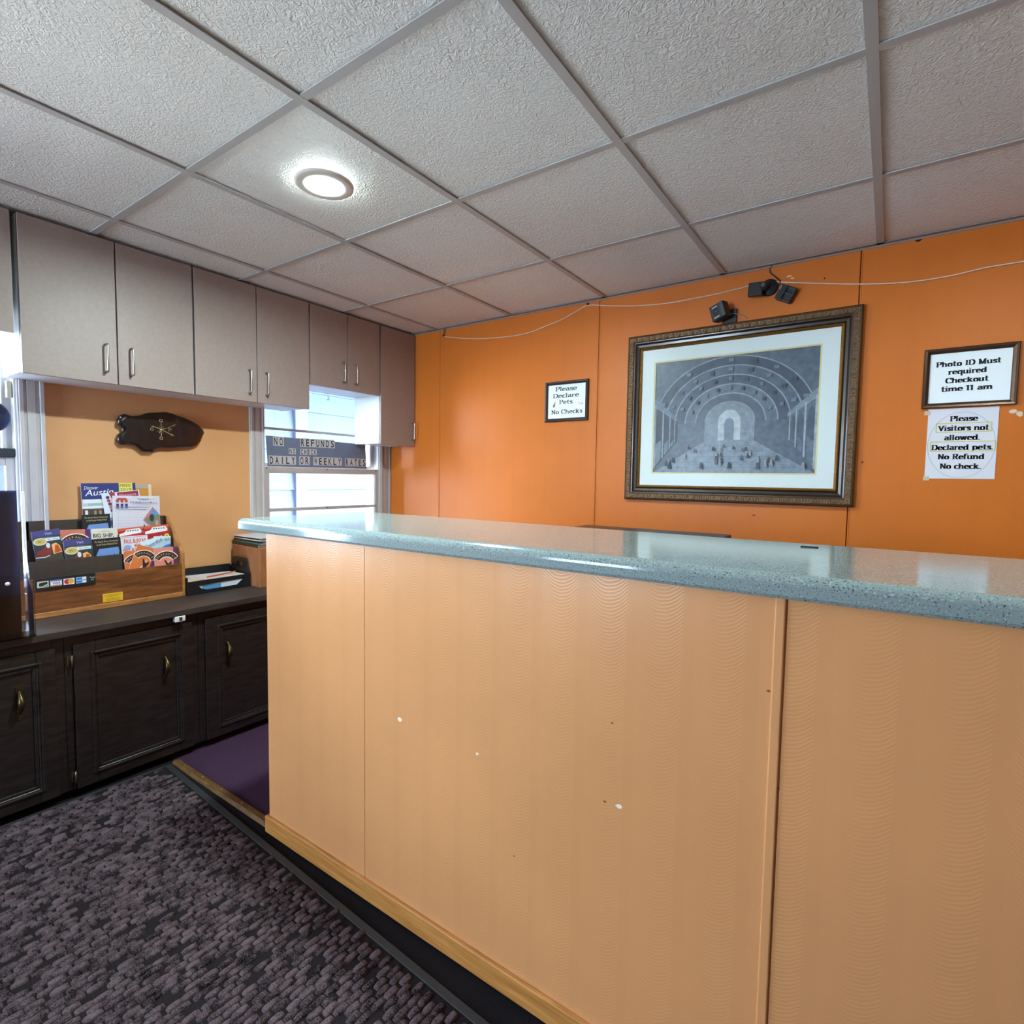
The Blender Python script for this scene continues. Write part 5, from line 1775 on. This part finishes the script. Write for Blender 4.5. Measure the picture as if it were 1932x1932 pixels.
# right sensor: tilted square body, hollowed
p = on_y((1482, 553), YB - 0.035)
cc_ = thing('security_camera', 'square black camera bracket tilted on the wall, right of the dish camera', 'camera', (p.x, YW, p.z), 'small black cameras above the picture')
bm = plane_matrix((p.x, YW - 0.034, p.z), Vector((0.85, -0.06, -0.44)) * 1, Vector((0.44, 0.02, 0.85))) @ Matrix.Scale(0.84, 4)
local_obj('camera_body', MB().box(-0.040, 0.040, -0.038, 0.038, -0.039, -0.008), CAMB, cc_, bm, bevel=0.006)
mbx = MB()
mbx.box(-0.040, -0.006, -0.038, 0.038, -0.008, 0.004)
mbx.box(-0.006, 0.040, 0.026, 0.038, -0.008, 0.002).box(-0.006, 0.040, -0.004, 0.006, -0.008, 0.002).box(-0.006, 0.040, -0.038, -0.030, -0.008, 0.002).box(0.030, 0.040, 0.006, 0.026, -0.008, 0.002)
local_obj('camera_bezel', mbx, M((42, 46, 54), 0.35), cc_, bm, bevel=0.002)
pr = Print(0.004)
pr.rect(-.037, .008, -.034, .030, (206, 208, 190)).disc(-.016, -.004, .003, .003, (10, 10, 14))
local_obj('camera_face', pr.mb, pr.mats, cc_, bm)

# white cable slung along the wall, on pins
cab = [(838, 635), (870, 638), (905, 639), (960, 635), (1000, 627), (1030, 615), (1060, 603), (1090, 586), (1110, 576), (1150, 577), (1200, 577), (1260, 572), (1310, 563), (1360, 553), (1400, 543), (1432, 534), (1455, 531), (1490, 533), (1560, 535), (1620, 536), (1690, 534), (1740, 529), (1800, 519), (1860, 505), (1932, 493), (1990, 482)]
pts = [on_y(q, YB - 0.006) for q in cab]
t = thing('wall_cable', 'thin white cable slung on pins along the top of the orange wall', 'cable', (pts[0].x, YW, pts[0].z))
dense = []
for i in range(len(pts) - 1):
    p0, p1, p2, p3 = pts[max(i - 1, 0)], pts[i], pts[i + 1], pts[min(i + 2, len(pts) - 1)]
    for k in range(4):
        s = k / 4
        dense.append(0.5 * ((2 * p1) + (p2 - p0) * s + (2 * p0 - 5 * p1 + 4 * p2 - p3) * s * s + (3 * p1 - p0 - 3 * p2 + p3) * s ** 3))
dense.append(pts[-1])
dense += [Vector((0.60, 0, pts[-1].z + 0.005)), Vector((XR - 0.004, 0, pts[-1].z + 0.04))]
dense = [Vector((q.x, YB - 0.0055, q.z)) for q in dense]
obj('cable', MB().tube(dense, 0.0026, 6), M((226, 206, 190), 0.5), t)
for q in ((838, 634), (1110, 575), (1452, 531)):
    p = on_y(q, YB)
    obj('cable_clip', MB().lathe([(0.007, 0), (0.007, 0.008), (0.004, 0.011), (0, 0.012)], (p.x, YW, p.z + 0.002), (0, -1, 0), 10), M((40, 24, 18), 0.5), t)
p = on_y((838, 634), YB)
obj('lead', MB().tube([(p.x, YW - 0.004, p.z + 0.006), (p.x + 0.002, YW - 0.004, p.z + 0.045)], 0.0018, 6).tube([(p.x + 0.012, YW - 0.004, p.z + 0.012), (p.x + 0.012, YW - 0.004, p.z + 0.045)], 0.0018, 6), M((74, 40, 24), 0.5), t)
bpy.context.view_layer.update()
